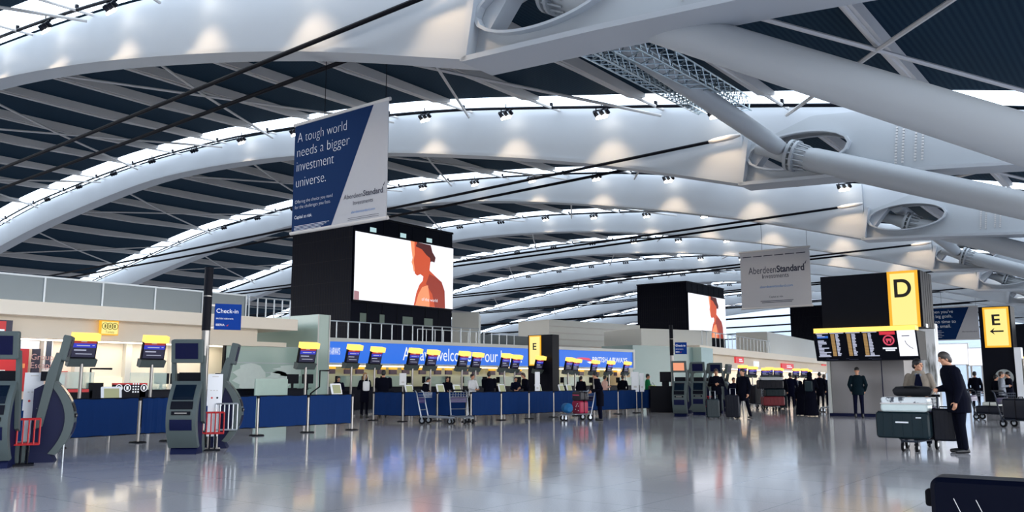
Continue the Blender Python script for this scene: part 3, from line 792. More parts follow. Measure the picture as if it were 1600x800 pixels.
t, W, hh = banner('hanging_banner', YK[3] + .95, 1159.5, 1267, 395, 483, 'hanging white investment banner with dark logo, left of the D board')
text('Aberdeen', t, BANK, W * .12, hh * .60, -.022, w=W * .40, h=hh * .12)
text('Standard', t, BANK, W * .53, hh * .60, -.022, w=W * .39, h=hh * .12, bold=.03)
text('Investments', t, BANK, W * .32, hh * .51, -.022, w=W * .38, h=hh * .075)
text('aberdeenstandard.com', t, BANL, W * .28, hh * .345, -.022, w=W * .47)
text('Capital at risk.', t, BANK, W * .41, hh * .16, -.022, w=W * .2)
MB().prism([(W * .92, hh * .715), (W * .94, hh * .715), (W * .955, hh * .775)], -.022, -.02).build('bird_emblem', BANK, t)
g = MB().bb(W * .28, W * .75, -.022, -.02, hh * .11, hh * .12).bb(W * .3, W * .73, -.022, -.02, hh * .085, hh * .095)
for i in range(6): g.bb(W * (.04 + .155 * i), W * (.17 + .155 * i), -.022, -.02, hh * .90, hh * .915)
g.build('small_print', BANK, t)
t, W, hh = banner('hanging_banner', YK[6] + .95, 1448, 1529.5, 482, 532, 'far hanging blue and white banner between the D board and the right E totem')
MB().prism([(0, .02), (W * .55, .02), (W * .84, hh - .02), (0, hh - .02)], -.02, -.013).build('blue_print', BANB, t)
for i, s in enumerate(("When you've", 'got big goals,', "it's no time to", 'think small.')):
    text(s, t, BANT, W * .06, hh * (.80 - .14 * i), -.022, w=W * (.48, .46, .52, .42)[i])
g = MB()
for i in range(5): g.bb(W * .06, W * (.3 + .04 * (i % 2)), -.022, -.02, hh * (.28 - .05 * i), hh * (.28 - .05 * i) + .03)
g.build('small_print', BANT, t)
text('AberdeenStandard', t, BANK, W * .68, hh * .22, -.022, w=W * .28)
# ================================================================== D BOARD
YD = 33.0
a = AY(1281.5, 433, YD); b2 = AY(1437, 420, YD); zlow = AY(1362, 512, YD).z; ztop = (a.z + b2.z) / 2
bx0, bx1 = a.x, b2.x; W = bx1 - bx0
t = thing('zone_board', 'big black overhead board with lit yellow D and flight screens below', 'sign', (bx0, YD, zlow - .02))
hu = ztop - zlow
MB().bb(0, W, 0, 1.75, 0, hu).build('housing', BLACK, t)
g = MB()
for i in range(1, 5): g.bb(W, W + .006, 1.7 * i / 5, 1.7 * i / 5 + .02, 0, hu)
g.build('side_joint', NAVY, t)
def dx(px, py): return AY(px, py, YD - .03).x - bx0
def dz(px, py): return AY(px, py, YD - .03).z - (zlow - .02)
l0, l1 = dx(1389, 460), dx(1434, 460); h0 = dz(1415, 507); h1 = dz(1412, 423)
MB().bb(l0 - .03, l1 + .03, -.05, 0, h0 - .1, h1).build('amber_halo_rim', AMB, t)  # orange camera halo of the lit face, painted in as a band
dface = MB().bb(l0 + .07, l1 - .07, -.06, -.05, h0 - .02, h1 - .09).build('lit_face', YEL, t)
text('D', t, INK, dx(1398, 464), dz(1410, 464.5), -.07, w=dx(1424, 450) - dx(1398, 464), h=dz(1410, 436) - dz(1410, 464.5), bold=.02)
MB().bb(dx(1277.5, 517), l1 - .06, -.5, -.02, dz(1350, 521), dz(1350, 512)).build('lit_canopy', HDR, t)
g = MB()
sx0, sx1 = dx(1277, 520), dx(1445, 560); sz0, sz1 = dz(1360, 563), dz(1360, 519)
scr = thing  # flight screens sit in a forward-leaning cabinet
g.prism([(-.55, sz1), (-.22, sz0), (.8, sz0), (.8, sz1)], sx0, sx1 - .1, 'X').build('screen_cabinet', BLACK, t)
sd = Vector((0, .33, sz0 - sz1)); Ls = sd.length; ang = atan2(.33, sz1 - sz0)
fr = MB().bb(0, .001, 0, .001, 0, .001)
def scr_obj(mb, name, m):
    o = mb.build(name, m, t); o.location = (sx0, -.56, sz1); o.rotation_euler = (ang, 0, 0); return o
PW = (sx1 - .1 - sx0)
cols = [(.03, .155), (.17, .31), (.33, .47), (.49, .63), (.655, .80), (.82, .985)]
g = MB()
rnd = random.Random(3)
for c, (u0_, u1_) in enumerate(cols[:4]):
    n = 15
    for i in range(n):
        zz = -Ls * (.06 + .78 * i / n)
        if c == 0:
            if i in (2, 3): continue
            g.bb(PW * (u0_ + .01), PW * (u0_ + (.02 + .09 * rnd.random() + .02)), -.012, 0, zz - Ls * .035, zz)
        else:
            g.bb(PW * (u0_ + .055), PW * (u0_ + .075 + .02 * rnd.random()), -.012, 0, zz - Ls * .038, zz)
    g.bb(PW * u0_, PW * u1_, -.012, 0, -Ls * .035, -Ls * .01)
    if c in (0, 3): g.bb(PW * u0_, PW * u1_, -.012, 0, -Ls * .86, -Ls * .83)
scr_obj(g, 'flight_text', TXT)
g = MB()
for u0_, u1_ in cols[1:4]:
    for i in range(15):
        zz = -Ls * (.06 + .78 * i / 15); g.bb(PW * (u0_ + .008), PW * (u0_ + .044), -.011, 0, zz - Ls * .042, zz)
scr_obj(g, 'flight_times', mat('flight_times_ochre', (190, 150, 90), emit=.75))
scr_obj(MB().bb(PW * .04, PW * .15, -.012, 0, -Ls * .19, -Ls * .11), 'blue_heading', mat('heading_blue', (40, 110, 215), emit=.8))
scr_obj(MB().bb(PW * .655, PW * .80, -.012, 0, -Ls * .13, -Ls * .02), 'red_heading', mat('heading_red', (232, 40, 62), emit=.85))
cxr, czr = PW * .735, -Ls * .32
pts = [(cxr + .17 * cos(2 * pi * i / 24), -.012, czr + .17 * sin(2 * pi * i / 24)) for i in range(25)]
g = MB().tube(pts, .028, 6); g.bb(cxr - .1, cxr + .1, -.012, 0, czr - .02, czr + .06); g.bb(cxr - .08, cxr - .03, -.012, 0, czr - .09, czr); g.bb(cxr + .03, cxr + .08, -.012, 0, czr - .09, czr)
scr_obj(g, 'ban_symbol', mat('ban_red', (225, 70, 100), emit=.9))
scr_obj(MB().bb(cxr - .24, cxr + .24, -.012, 0, -Ls * .62, -Ls * .57).bb(cxr - .15, cxr + .17, -.012, 0, -Ls * .69, -Ls * .64), 'notice_text', WLIT)
wp = scr_obj(MB().bb(PW * .82, PW * .985, -.012, 0, -Ls * .87, -Ls * .0), 'white_advert', SCRW)
scr_obj(MB().tube([(PW * .885, -.02, -Ls * .35), (PW * .895, -.02, -Ls * .45), (PW * .92, -.02, -Ls * .55), (PW * .95, -.02, -Ls * .62)], .012, 5).bb(PW * .86, PW * .93, -.016, -.01, -Ls * .2, -Ls * .17), 'advert_sketch', mat('sketch_grey', (120, 120, 128), .6))
g = MB()
for u in (.1, .3, .52): g.bb(PW * u, PW * (u + .03), -.012, 0, -Ls * .94, -Ls * .93).bb(PW * (u + .03), PW * (u + .12), -.012, 0, -Ls * .965, -Ls * .955)
scr_obj(g, 'cabinet_print', mat('print_dim', (70, 74, 100), .5))
MB().bb(W + .01, W + .03, .25, .55, dz(1445, 511), dz(1445, 505)).build('side_label', WHITE, t)
# lift block carrying the board
lift = mat('brushed_grey_lift_panel', (142, 138, 138), .38, .55, vary=.12, scale=.6)
lb = thing('lift_block', 'grey metal clad lift block below the D board', 'block', (bx0 - .35, YD + 1.8, 0))
LW = AY(1432, 600, YD + 3.6).x - (bx0 - .35)
MB().bb(0, LW, 0, 1.8, .0, zlow + hu * .3).build('cladding', lift, lb)
MB().bb(LW * .70, LW * .70 + .03, -.012, 0, 0, 2.6).build('door_joint', KNAVY, lb)
MB().bb(-.1, LW + .06, -.12, 0, 0, .12).build('plinth', KNAVY, lb)
MB().bb(-.12, -.02, -.1, .1, 0, 2.7).build('corner_post', PALE, lb)
# mottled white advertising column seen right of the board
a = AY(1441, 560, 38.2)
o = thing('marble_column', 'mottled white column right of the D board behind the talking couple', 'column', (a.x, 38.2, 0))
mm = bpy.data.materials.new('mottled_white'); mm.use_nodes = True; nt = mm.node_tree; b = nt.nodes['Principled BSDF']
nz = nt.nodes.new('ShaderNodeTexNoise'); nz.inputs['Scale'].default_value = 3; nz.inputs['Detail'].default_value = 6
cr = nt.nodes.new('ShaderNodeValToRGB'); cr.color_ramp.elements[0].color = C(120, 122, 118); cr.color_ramp.elements[0].position = .35; cr.color_ramp.elements[1].color = C(236, 238, 240); cr.color_ramp.elements[1].position = .5
nt.links.new(nz.outputs['Fac'], cr.inputs['Fac']); nt.links.new(cr.outputs['Color'], b.inputs['Base Color'])
zc = AY(1450, 503, 37).z
MB().bb(-.02, .55, -.15, .5, 0, zc).build('shaft', mm, o); MB().bb(-.06, .59, -.19, .54, 0, .15).build('base', PALE, o)
# ================================================================== E TOTEMS
def totem(Y, pxl, pxr, pyt, plx0, plx1, ply0, ply1, arrow, label, foot=0.0, depth=1.2):
    a = AY(pxl, pyt, Y); b_ = AY(pxr, pyt, Y); W = b_.x - a.x
    t = thing('zone_totem', label, 'sign', (a.x, Y, 0))
    MB().bb(0, W, 0, depth, foot, a.z).build('pillar', BLACK, t)
    fx = lambda px, py: AY(px, py, Y - .03).x - a.x
    fz = lambda px, py: AY(px, py, Y - .03).z
    x0, x1, z0, z1 = fx(plx0, ply0), fx(plx1, ply0), fz((plx0 + plx1) / 2, ply1), fz((plx0 + plx1) / 2, ply0)
    MB().bb(x0, x1, -.05, 0, z0, z1).build('amber_halo_rim', AMB, t)  # halo round the lit face, put in as a coloured band
    k = (x1 - x0) * .08
    MB().bb(x0 + k, x1 - k, -.06, -.05, z0 + k, z1 - k).build('lit_face', YEL, t)
    ww = x1 - x0; hz = z1 - z0
    text('E', t, INK, x0 + ww * .34, z0 + hz * (.55 if arrow else .52), -.07, w=ww * .32, h=hz * .27 if arrow else ww * .48, bold=.02)
    if arrow:
        zc, xc = z0 + hz * .40, x0 + ww * .5
        g = MB().prism([(xc - ww * .27, zc), (xc - ww * .08, zc + hz * .085), (xc - ww * .14, zc + hz * .018), (xc + ww * .26, zc + hz * .018), (xc + ww * .26, zc - hz * .018), (xc - ww * .14, zc - hz * .018), (xc - ww * .08, zc - hz * .085)], -.075, -.06)
        g.build('arrow', INK, t)
    return t, a, W
t, a, W = totem(43.0, 1528, 1578, 480, 1534.5, 1575, 480, 543, True, 'black totem with lit yellow E and left arrow at the right edge')
g = MB().bb(W + .02, W + .28, -.1, .5, 0, AY(1583, 543, 43).z); g.build('white_side_panel', WHITE, t)
MB().bb(W + .34, W + .5, -.1, .5, 0, AY(1583, 560, 43).z).build('cream_side_panel', CREAM, t)
cx_ = AY(1569, 590, 42.9).x - t.location.x; cz_ = AY(1569, 590, 42.9).z
MB().cyl((cx_, -.04, cz_), .36, .06, 'Y', 28).build('round_sign', mat('round_sign_grey', (150, 156, 156), .5), t, True)
t, a, W = totem(36.0, 825, 863, 524, 827, 845, 524.5, 571, False, 'black totem with lit yellow E among the check-in queue', depth=.6)
# right hand information board cut by the frame and bright panels behind
Yb = 30.0
a = AY(1584, 503, Yb)
zb_ = AY(1590, 548, 47).z
t = thing('flight_board', 'second flight information board with yellow strip at the right edge', 'sign', (AY(1587, 560, 47).x, 47, AY(1590, 600, 47).z))
hz = AY(1590, 508, 47).z - t.location.z
MB().bb(0, 3.4, 0, 1.0, 0, hz).build('housing', BLACK, t)
MB().bb(0, 3.4, -.2, 0, hz * .36, hz * .46).build('lit_strip', HDR, t)
g = MB()
for i in range(5):
    for c in range(5): g.bb(.12 + c * .55, .45 + c * .55, -.01, 0, hz * (.30 - .06 * i), hz * (.33 - .06 * i))
g.build('flight_text', TXT, t)
for (x0, x1, y0, y1, nm, lb_) in ((1440, 1512, 536, 571, 'advert_lightbox', 'larger white illuminated panel behind the man in the dark coat'), (1513, 1536, 543, 572, 'advert_lightbox', 'smaller white illuminated panel left of the right E totem')):
    Yp = 62.0
    a = AY(x0, y1, Yp); b_ = AY(x1, y0, Yp)
    t = thing(nm, lb_, 'lightbox', (a.x, Yp, a.z), 0, 'white illuminated panels')
    MB().bb(0, b_.x - a.x, 0, .25, 0, b_.z - a.z).build('housing', PALE, t)
    MB().bb(.04, b_.x - a.x - .04, -.01, 0, .04, b_.z - a.z - .04).build('lit_face', SCRW, t)
    MB().bb(.1, .2, .05, .2, -a.z, 0).build('leg', RAFTER, t); MB().bb(b_.x - a.x - .2, b_.x - a.x - .1, .05, .2, -a.z, 0).build('leg', RAFTER, t)
# ================================================================== CHECK-IN POLES
def pole_sign(p, ytop_px, label, sc=1.0):
    zt0 = AD(p[2], ytop_px, (p[0].dot(FWD))).z
    t = thing('direction_pole', label, 'sign', tuple(p[0]), facing(p[0], 10))
    MB().cyl((0, 0, .03), .2, .06).build('base_plate', KGREY, t)
    g = MB().cyl((0, 0, zt0 * .33), .085, zt0 * .62, n=20); g.build('shaft', CHROME, t, True)
    g = MB().cyl((0, 0, zt0 * .82), .092, zt0 * .36, n=20); g.cyl((0, 0, zt0 - .02), .098, .03, n=20); g.build('dark_sleeve', BLACK, t, True)
    MB().cyl((0, 0, zt0 * .835), .095, .02, n=20).build('steel_band', CHROME, t, True)
    s0, s1 = zt0 * .795, zt0 * .795 - .56
    sb = MB().bb(.16, .72, -.03, .03, s1, s0).build('sign_plate', mat('sign_royal_blue', (14, 58, 142), .6, spec=.08), t)
    g = MB()
    for zz in (s0 - .04, s1 + .04): g.bb(.08, .17, -.015, .015, zz - .02, zz + .02)
    g.build('clamp', CHROME, t)
    text('Check-in', t, WLIT, .19, s0 - .2, -.035, w=.46)
    text('BRITISH AIRWAYS', t, WLIT, .19, s0 - .34, -.035, w=.36)
    text('IBERIA', t, WLIT, .19, s0 - .48, -.035, w=.18)
    MB().prism([(.4, s0 - .48), (.46, s0 - .44), (.44, s0 - .48)], -.036, -.034).build('red_mark', REDPANEL, t)
    return t
pole_sign((G(312.5, 697), 0, 314), 418, 'tall steel pole with blue check-in sign behind the near kiosks')
pole_sign((G(1052, 641), 0, 1049), 508, 'tall white pole with small blue sign by the far kiosks')
# ================================================================== SELF SERVICE KIOSKS
def yarc(z): return -.03 - .37 * (1 - ((z - .70) / .70) ** 2)
def kiosk(name, label, loc, rz, screen_m, group=None):
    t = thing(name, label, 'kiosk', loc, rz, group)
    zs_ = [.12 + 1.24 * i / 16 for i in range(17)]
    outer = [(yarc(z), z) for z in zs_]; inner = [(yarc(z) + .11 + .03 * sin(pi * i / 16), z * .96 + .03) for i, z in enumerate(zs_)]
    sh = MB().prism(outer + inner[::-1], -.27, .27, 'X').build('front_shell', KGREY, t, True)
    MB().prism([(yarc(z) + .10, z * .97 + .02) for z in zs_] + [(.24, 1.22), (.24, .1)], -.235, .235, 'X').build('core', KNAVY, t)
    MB().prism([(-.14, 0), (.30, 0), (.22, .16), (-.06, .16)], -.24, .24, 'X').build('foot', KNAVY, t)
    MB().prism([(.30, 0), (.62, 0), (.50, .34), (.30, .34)], -.2, .2, 'X').build('rear_foot', KGREY, t)
    def patch(z0, z1, x0, x1, off, nm, m):
        n = 5; g = MB(); vs = []
        for i in range(n + 1):
            z = z0 + (z1 - z0) * i / n
            for x in (x0, x1): vs.append((x, yarc(z) - off, z))
        for i in range(n + 1):
            z = z0 + (z1 - z0) * i / n
            for x in (x0, x1): vs.append((x, yarc(z) + .02, z))
        m2 = 2 * (n + 1); fs = []
        for i in range(n):
            a_ = 2 * i; fs += [(a_, a_ + 1, a_ + 3, a_ + 2), (m2 + a_, m2 + a_ + 2, m2 + a_ + 3, m2 + a_ + 1), (a_, a_ + 2, m2 + a_ + 2, m2 + a_), (a_ + 1, m2 + a_ + 1, m2 + a_ + 3, a_ + 3)]
        fs += [(0, m2, m2 + 1, 1), (2 * n, 2 * n + 1, m2 + 2 * n + 1, m2 + 2 * n)]
        return g.add(vs, fs).build(nm, m, t)
    patch(1.01, 1.29, -.19, .19, .012, 'touch_screen', KSCREEN)
    patch(.84, .985, -.2, .2, .012, 'scanner_panel', BLACK)
    patch(.735, .80, -.17, .17, .022, 'printer_slot', BLACK)
    patch(.755, .78, -.11, .11, .03, 'slot_lip', CHROME)
    patch(.45, .65, -.2, .2, .012, 'lower_panel', KNAVY)
    for sx in (-1, 1):
        MB().prism([(.20, .55), (.07, .60), (-.16, 1.84), (-.06, 1.84), (.05, 1.50)], sx * .27 - .03, sx * .27 + .03, 'X').build('arm', KGREY, t)
    hd = MB().rbox((0, 0, 0), (.58, .13, .44), .03).build('display_head', KGREY, t); hd.location = (0, -.18, 1.92); hd.rotation_euler = (R(10), 0, 0)
    s2 = MB().bb(-.21, .21, -.005, .005, -.15, .15).build('display', screen_m, hd); s2.location = (0, -.068, .01)
    g = MB().bb(-.2, .2, .04, .16, 1.36, 1.52); g.build('rear_tray', BLACK, t)
    return t
kd = mat('kiosk_display_blue', (10, 14, 52), .4, spec=.15)
ko = mat('kiosk_display_orange', (255, 165, 125), emit=.9)
def kpos(px, py, back=.18):
    p = G(px, py); d = p.normalized(); return p + Vector((d.x, d.y, 0)) * back
# near cluster A (frame edge) and B
p = kpos(-12, 733); kiosk('check_in_kiosk', 'grey self service kiosk cut by the left picture edge', tuple(p), facing(p, -16), kd, 'near self service kiosks')
p = kpos(72, 722, .15); kiosk('check_in_kiosk', 'grey kiosk seen in profile facing right, second from the left edge', tuple(p), facing(p, 84), kd, 'near self service kiosks')
p = kpos(289, 710, .15); kiosk('check_in_kiosk', 'grey self service kiosk facing the viewer in front of the check-in pole', tuple(p), facing(p, -16), kd, 'near self service kiosks')
p = kpos(345, 700, .15); kiosk('check_in_kiosk', 'grey kiosk in profile facing right beside the steel check-in pole', tuple(p), facing(p, 84), kd, 'near self service kiosks')
for i, (px, py, rot_, m_, lb_) in enumerate(((1064, 651, -8, ko, 'far kiosk with orange display beside the white pole'), (1078, 645.5, 70, kd, 'far kiosk turned right behind the orange display kiosk'),
        (1093, 648.5, -6, kd, 'far kiosk facing the viewer, second front from the white pole'), (1106, 644, 66, kd, 'far kiosk turned right behind the standing couple'),
        (1121, 646, -6, kd, 'far kiosk facing the viewer behind the standing couple'), (1134, 642.5, 70, kd, 'rightmost far kiosk of the cluster turned to the right'))):
    p = kpos(px, py, .15); kiosk('check_in_kiosk', lb_, tuple(p), facing(p, rot_), m_, 'far self service kiosks')
# white notices, rails and red bag gauges between the near kiosks
def notice_board(p, label, w_=.29, z0=.86, z1=1.5):
    t = thing('notice_board', label, 'board', tuple(p), facing(p, 4))
    MB().bb(-w_ / 2, w_ / 2, -.02, 0, z0, z1).build('sheet', WHITE, t)
    MB().bb(-w_ * .42, w_ * .35, -.015, .0, .25, z0).build('lower_sheet', WHITE, t)
    g = MB().tube([(-w_ * .3, .03, 0), (-w_ * .3, .03, z1)], .02, 6).tube([(w_ * .3, .03, 0), (w_ * .3, .03, z1)], .02, 6); g.box((0, .03, .015), (w_, .3, .03)); g.build('stand', CHROME, t)
    g = MB()
    for i in range(3): g.bb(-w_ * .3 + w_ * .2 * i, -w_ * .2 + w_ * .2 * i, -.03, -.02, z0 + .3, z0 + .32)
    g.bb(-.06, .06, -.03, -.02, z1 - .06, z1 - .045); g.build('print', RAFTER, t)
    MB().cyl((-w_ * .18, -.025, z0 + .16), .02, .01, 'Y', 10).build('red_dot', REDPANEL, t); MB().cyl((w_ * .18, -.025, z0 + .16), .02, .01, 'Y', 10).build('black_dot', BLACK, t)
def bag_gauge(p, label, rot=0):
    t = thing('bag_gauge', label, 'rack', tuple(p), facing(p, rot))
    g = MB(); X, Yd, Z0, Z1 = .2, .14, .34, .74
    for zz in (Z0, Z1): g.tube([(-X, -Yd, zz), (X, -Yd, zz), (X, Yd, zz), (-X, Yd, zz), (-X, -Yd, zz)], .016, 6)
    for xx in (-X, -.12, -.04, .04, .12, X):
        for yy in (-Yd, Yd): g.tube([(xx, yy, Z0), (xx, yy, Z1)], .014, 6)
    g.build('cage', RED, t)
    g = MB().tube([(-.05, 0, 0), (-.05, 0, Z0)], .02, 6).tube([(.05, 0, 0), (.05, 0, Z0)], .02, 6); g.box((0, 0, .015), (.3, .3, .03)); g.build('stand', BLACK, t)
def guard_rail(p, L, label, rot=0):
    t = thing('guard_rail', label, 'rail', tuple(p), facing(p, rot))
    g = MB().tube([(0, 0, 1.02 - .12), (L, 0, .90)], .018, 6).tube([(0, 0, .38), (L, 0, .38)], .018, 6); g.build('rail', RAILM, t)
    for x in [L * i / 5 for i in range(6)]: MB().tube([(x, 0, .38 if x not in (0, L) else 0), (x, 0, .9)], .014, 6).build('bar', RAILM, t)
p = kpos(43, 724, .3); notice_board(p, 'white notice board between the two leftmost kiosks')
p = kpos(36, 727, -.05); bag_gauge(p, 'red cage bag gauge below the leftmost notice board')
p = kpos(50, 724, .1); guard_rail(p, .45, 'pale guard rail beside the leftmost red bag gauge')
p = kpos(331, 703, .25); notice_board(p, 'white notice board between the kiosks by the steel pole')
p = kpos(331, 704, -.05); bag_gauge(p, 'red cage bag gauge between the kiosks by the steel pole')
p = kpos(334, 702, .05); guard_rail(p, .42, 'pale guard rail beside the red bag gauge by the steel pole')
p = kpos(1109, 648, -.05); bag_gauge(p, 'red cage bag gauge between the far kiosks')
# ================================================================== QUEUE BARRIERS
pst = None
def post(p, label):
    global pst
    if pst is None:
        t = thing('barrier_post', label, 'post', tuple(p), 0, 'steel queue barrier posts')
        g = MB().tube([(0, 0, 0), (0, 0, .03)], [.19, .17], 20); g.build('base', RUBBER, t, True)
        MB().cyl((0, 0, .5), .032, .94, n=12).build('tube', CHROME, t, True)
        MB().cyl((0, 0, .96), .042, .07, n=12).build('head', BLACK, t, True); pst = t; return t
    return clone(pst, tuple(p), 0, label)
def barrier(p, q, label):
    d = q - p; L = d.length; t = thing('queue_barrier', label, 'barrier', tuple(p), atan2(d.y, d.x), 'blue fabric queue barriers')
    n = 10; g = MB(); vs = []
    for yy in (-.012, .012):
        for zz in (.20, .98):
            for i in range(n + 1): vs.append((.06 + (L - .12) * i / n, yy + .01 * sin(i * 1.7 + zz), zz))
    m = n + 1; fs = []
    for i in range(n):
        fs += [(i, i + 1, m + i + 1, m + i), (2 * m + i, 3 * m + i, 3 * m + i + 1, 2 * m + i + 1), (i, 2 * m + i, 2 * m + i + 1, i + 1), (m + i, m + i + 1, 3 * m + i + 1, 3 * m + i)]
    fs += [(0, m, 3 * m, 2 * m), (n, 2 * m + n, 3 * m + n, m + n)]
    g.add(vs, fs).build('fabric', BARRIER, t)
    g = MB().tube([(.04, 0, .985), (L - .04, 0, .985)], .018, 6).tube([(.04, 0, .20), (L - .04, 0, .20)], .014, 6); g.build('rod', BLACK, t)
def chain(pix, where):
    P = [G(*c) for c in pix]
    for i, p_ in enumerate(P): post(p_, 'steel queue post %s, %s from its left end' % (where, ORD[i]))
    for i in range(len(P) - 1): barrier(P[i], P[i + 1], 'blue fabric barrier %s, %s from its left end' % (where, ORD[i]))
chain([(-70, 712), (88, 701), (215, 692), (262, 689.5)], 'in the row behind the near kiosks')
chain([(312, 685), (401, 681), (480, 676), (549.5, 672)], 'in the row right of the near kiosks')
chain([(583, 657), (629, 659), (683, 658), (729, 659.5)], 'in the row behind the two empty trolleys')
chain([(735.5, 658.4), (783, 656.6), (826.5, 654.5), (865, 652), (901, 650), (966, 647.2), (995, 645.3), (1024, 643.8)], 'in the long centre row')
# ================================================================== CHECK-IN DISPLAY POSTS
dsp = None
def display_post(p, rz, label, ht, group):
    """post with tilted screen; ht is the height of its yellow header"""
    global dsp
    if dsp is None:
        t = thing('check_in_display', label, 'screen', tuple(p), rz, group)
        g = MB().tube([(0, 0, 0), (0, 0, 1.98)], .045, 10); g.cyl((0, 0, .02), .2, .04); g.build('pole', CHROME, t, True)
        hd = MB().bb(-.33, .33, 0, .1, -.62, .05).build('housing', BLACK, t); hd.location = (0, -.16, 2.6); hd.rotation_euler = (R(14), 0, 0)
        MB().bb(-.345, .345, -.12, .1, -.08, .115).build('lit_header', HDR, hd)
        MB().bb(-.3, .3, -.008, 0, -.17, -.08).build('red_band', REDSCR, hd)
        MB().bb(-.3, .3, -.008, 0, -.29, -.17).build('blue_band', BLUESCR, hd)
        MB().bb(-.3, .3, -.008, 0, -.56, -.29).build('screen', DARKSCR, hd)
        g = MB().bb(-.2, .14, -.012, 0, -.245, -.22).bb(.2, .26, -.012, 0, -.235, -.215).bb(-.25, .06, -.012, 0, -.375, -.345).bb(-.2, .22, -.012, 0, -.475, -.458).bb(-.1, .05, -.012, 0, -.13, -.115)
        g.build('screen_text', TXT, hd)
        MB().prism([(-.12, -.60), (.16, -.60), (.16, -.83), (-.02, -.83)], -.36, .36, 'X').build('printer_tray', KGREY, hd)
        dsp = t
        dsp['h0'] = 2.6
    else: t = clone(dsp, tuple(p), rz, label)
    s = ht / 2.66
    t.scale = (1, 1, s) if abs(s - 1) < .25 else (s,) * 3
    return t
dl = [(131, 524, 'over the left desks behind the second kiosk'), (240, 528, 'left of the steel check-in pole'), (479, 538, 'in front of the green glass pillar')]
for px, py, lb_ in dl:
    p = AX(px, py, -23.3)
    display_post(Vector((p.x, p.y, 0)), pi / 2 - R(6), 'screen post with lit yellow header ' + lb_, p.z, 'check-in screen posts')
bl = [(550, 541, 34), (586, 544.5, 36), (645, 546.5, 37), (673, 549, 38.5), (722, 551, 40), (743, 553, 41.5), (788, 554.5, 42.5), (804, 556.5, 43.5), (841, 558, 44), (855, 559, 45.5), (887, 560.5, 46.5), (898, 562.5, 48.5), (927, 564.5, 51), (951, 565.5, 52.5), (977, 566.5, 54.2)]
for i, (px, py, D) in enumerate(bl):
    p = AD(px, py, D)
    display_post(Vector((p.x, p.y, 0)), brot + R(12), 'screen post with lit yellow header before the blue fascia, %s from its left end' % ORD[i], p.z, 'check-in screen posts')
# small hanging position displays under the fascia
sp_ = None
for i, px in enumerate((522, 549, 567, 601, 619, 639, 665, 689, 706, 732, 748, 774, 790, 815, 872, 913, 937.5, 954, 968, 982)):
    u, z = BU(px, 575 + (px - 520) * .0, -1.0)
    q = p0 + ud * u - un * 1.3; zc = zb0 - .02
    lb_ = 'small hanging desk display with yellow header under the blue fascia, %s from its left end' % ORD[i]
    if sp_ is None:
        sp_ = thing('desk_display', lb_, 'screen', (q.x, q.y, zc), brot + R(8), 'small displays under the fascia')
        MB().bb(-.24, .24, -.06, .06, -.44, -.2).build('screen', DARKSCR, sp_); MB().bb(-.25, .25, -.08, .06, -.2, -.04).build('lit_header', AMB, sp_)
        MB().bb(-.03, .03, -.02, .02, -.05, .03).build('hanger', BLACK, sp_)
    else: clone(sp_, (q.x, q.y, zc), brot + R(8), lb_)
# ================================================================== CHECK-IN DESKS
DESK = mat('dark_desk', (8, 12, 28), .5, vary=.1, spec=.15)
def desk(loc, rz, W, label, group, glass=True, gauge=False):
    t = thing('check_in_desk', label, 'desk', loc, rz, group)
    MB().bb(-W / 2, W / 2, -.4, .4, 0, 1.05).build('counter', DESK, t)
    MB().bb(-W / 2, W / 2, -.46, .46, 1.05, 1.10).build('worktop', BLACK, t)
    if glass:
        o = MB().bb(-W / 2 + .1, W / 2 - .9, -.3, -.28, 1.10, 1.62).build('glass_screen', mat('clear_green_glass', (178, 205, 196), .1, alpha=.45), t)
    MB().bb(-W / 2 + .1, -W / 2 + .6, -.47, -.4, .3, .9).build('front_panel', NAVY, t)
    return t
def monitor(loc, rz, label, group='desk monitors'):
    t = thing('desk_monitor', label, 'monitor', loc, rz, group)
    MB().rbox((0, 0, .34), (.5, .05, .34), .02).build('screen_back', BLACK, t); MB().bb(-.04, .04, 0, .05, 0, .2).build('stand', BLACK, t); MB().bb(-.13, .13, -.08, .1, 0, .02).build('foot', BLACK, t)
def tablet(loc, rz, label):
    t = thing('feedback_tablet', label, 'tablet', loc, rz, 'white framed tablets on stands')
    o = MB().rbox((0, 0, .19), (.44, .04, .36), .03).build('frame', WHITE, t); o.rotation_euler = (R(-16), 0, 0)
    s_ = MB().bb(-.16, .16, -.03, -.02, .06, .32).build('display', mat('tablet_pale_screen', (190, 196, 150), emit=.6), o)
    MB().bb(-.05, .05, .0, .18, 0, .02).build('foot', BLACK, t); MB().tube([(0, .05, -loc[2]), (0, .05, .05)], .03, 8).build('stand', CHROME, t)
XD_ = -25.6
def DX(px, X=XD_, py=590): return AX(px, py, X).y
for y, lb_ in ((12.3, 'under the red poster wall'), (14.6, 'below the black baggage symbol panel'), (16.9, 'behind the steel pole'), (19.2, 'behind the frosted side panel')):
    desk((XD_, y, 0), pi / 2, 2.2, 'dark check-in desk in the left bay ' + lb_, 'left check-in desks', glass=y < 15)
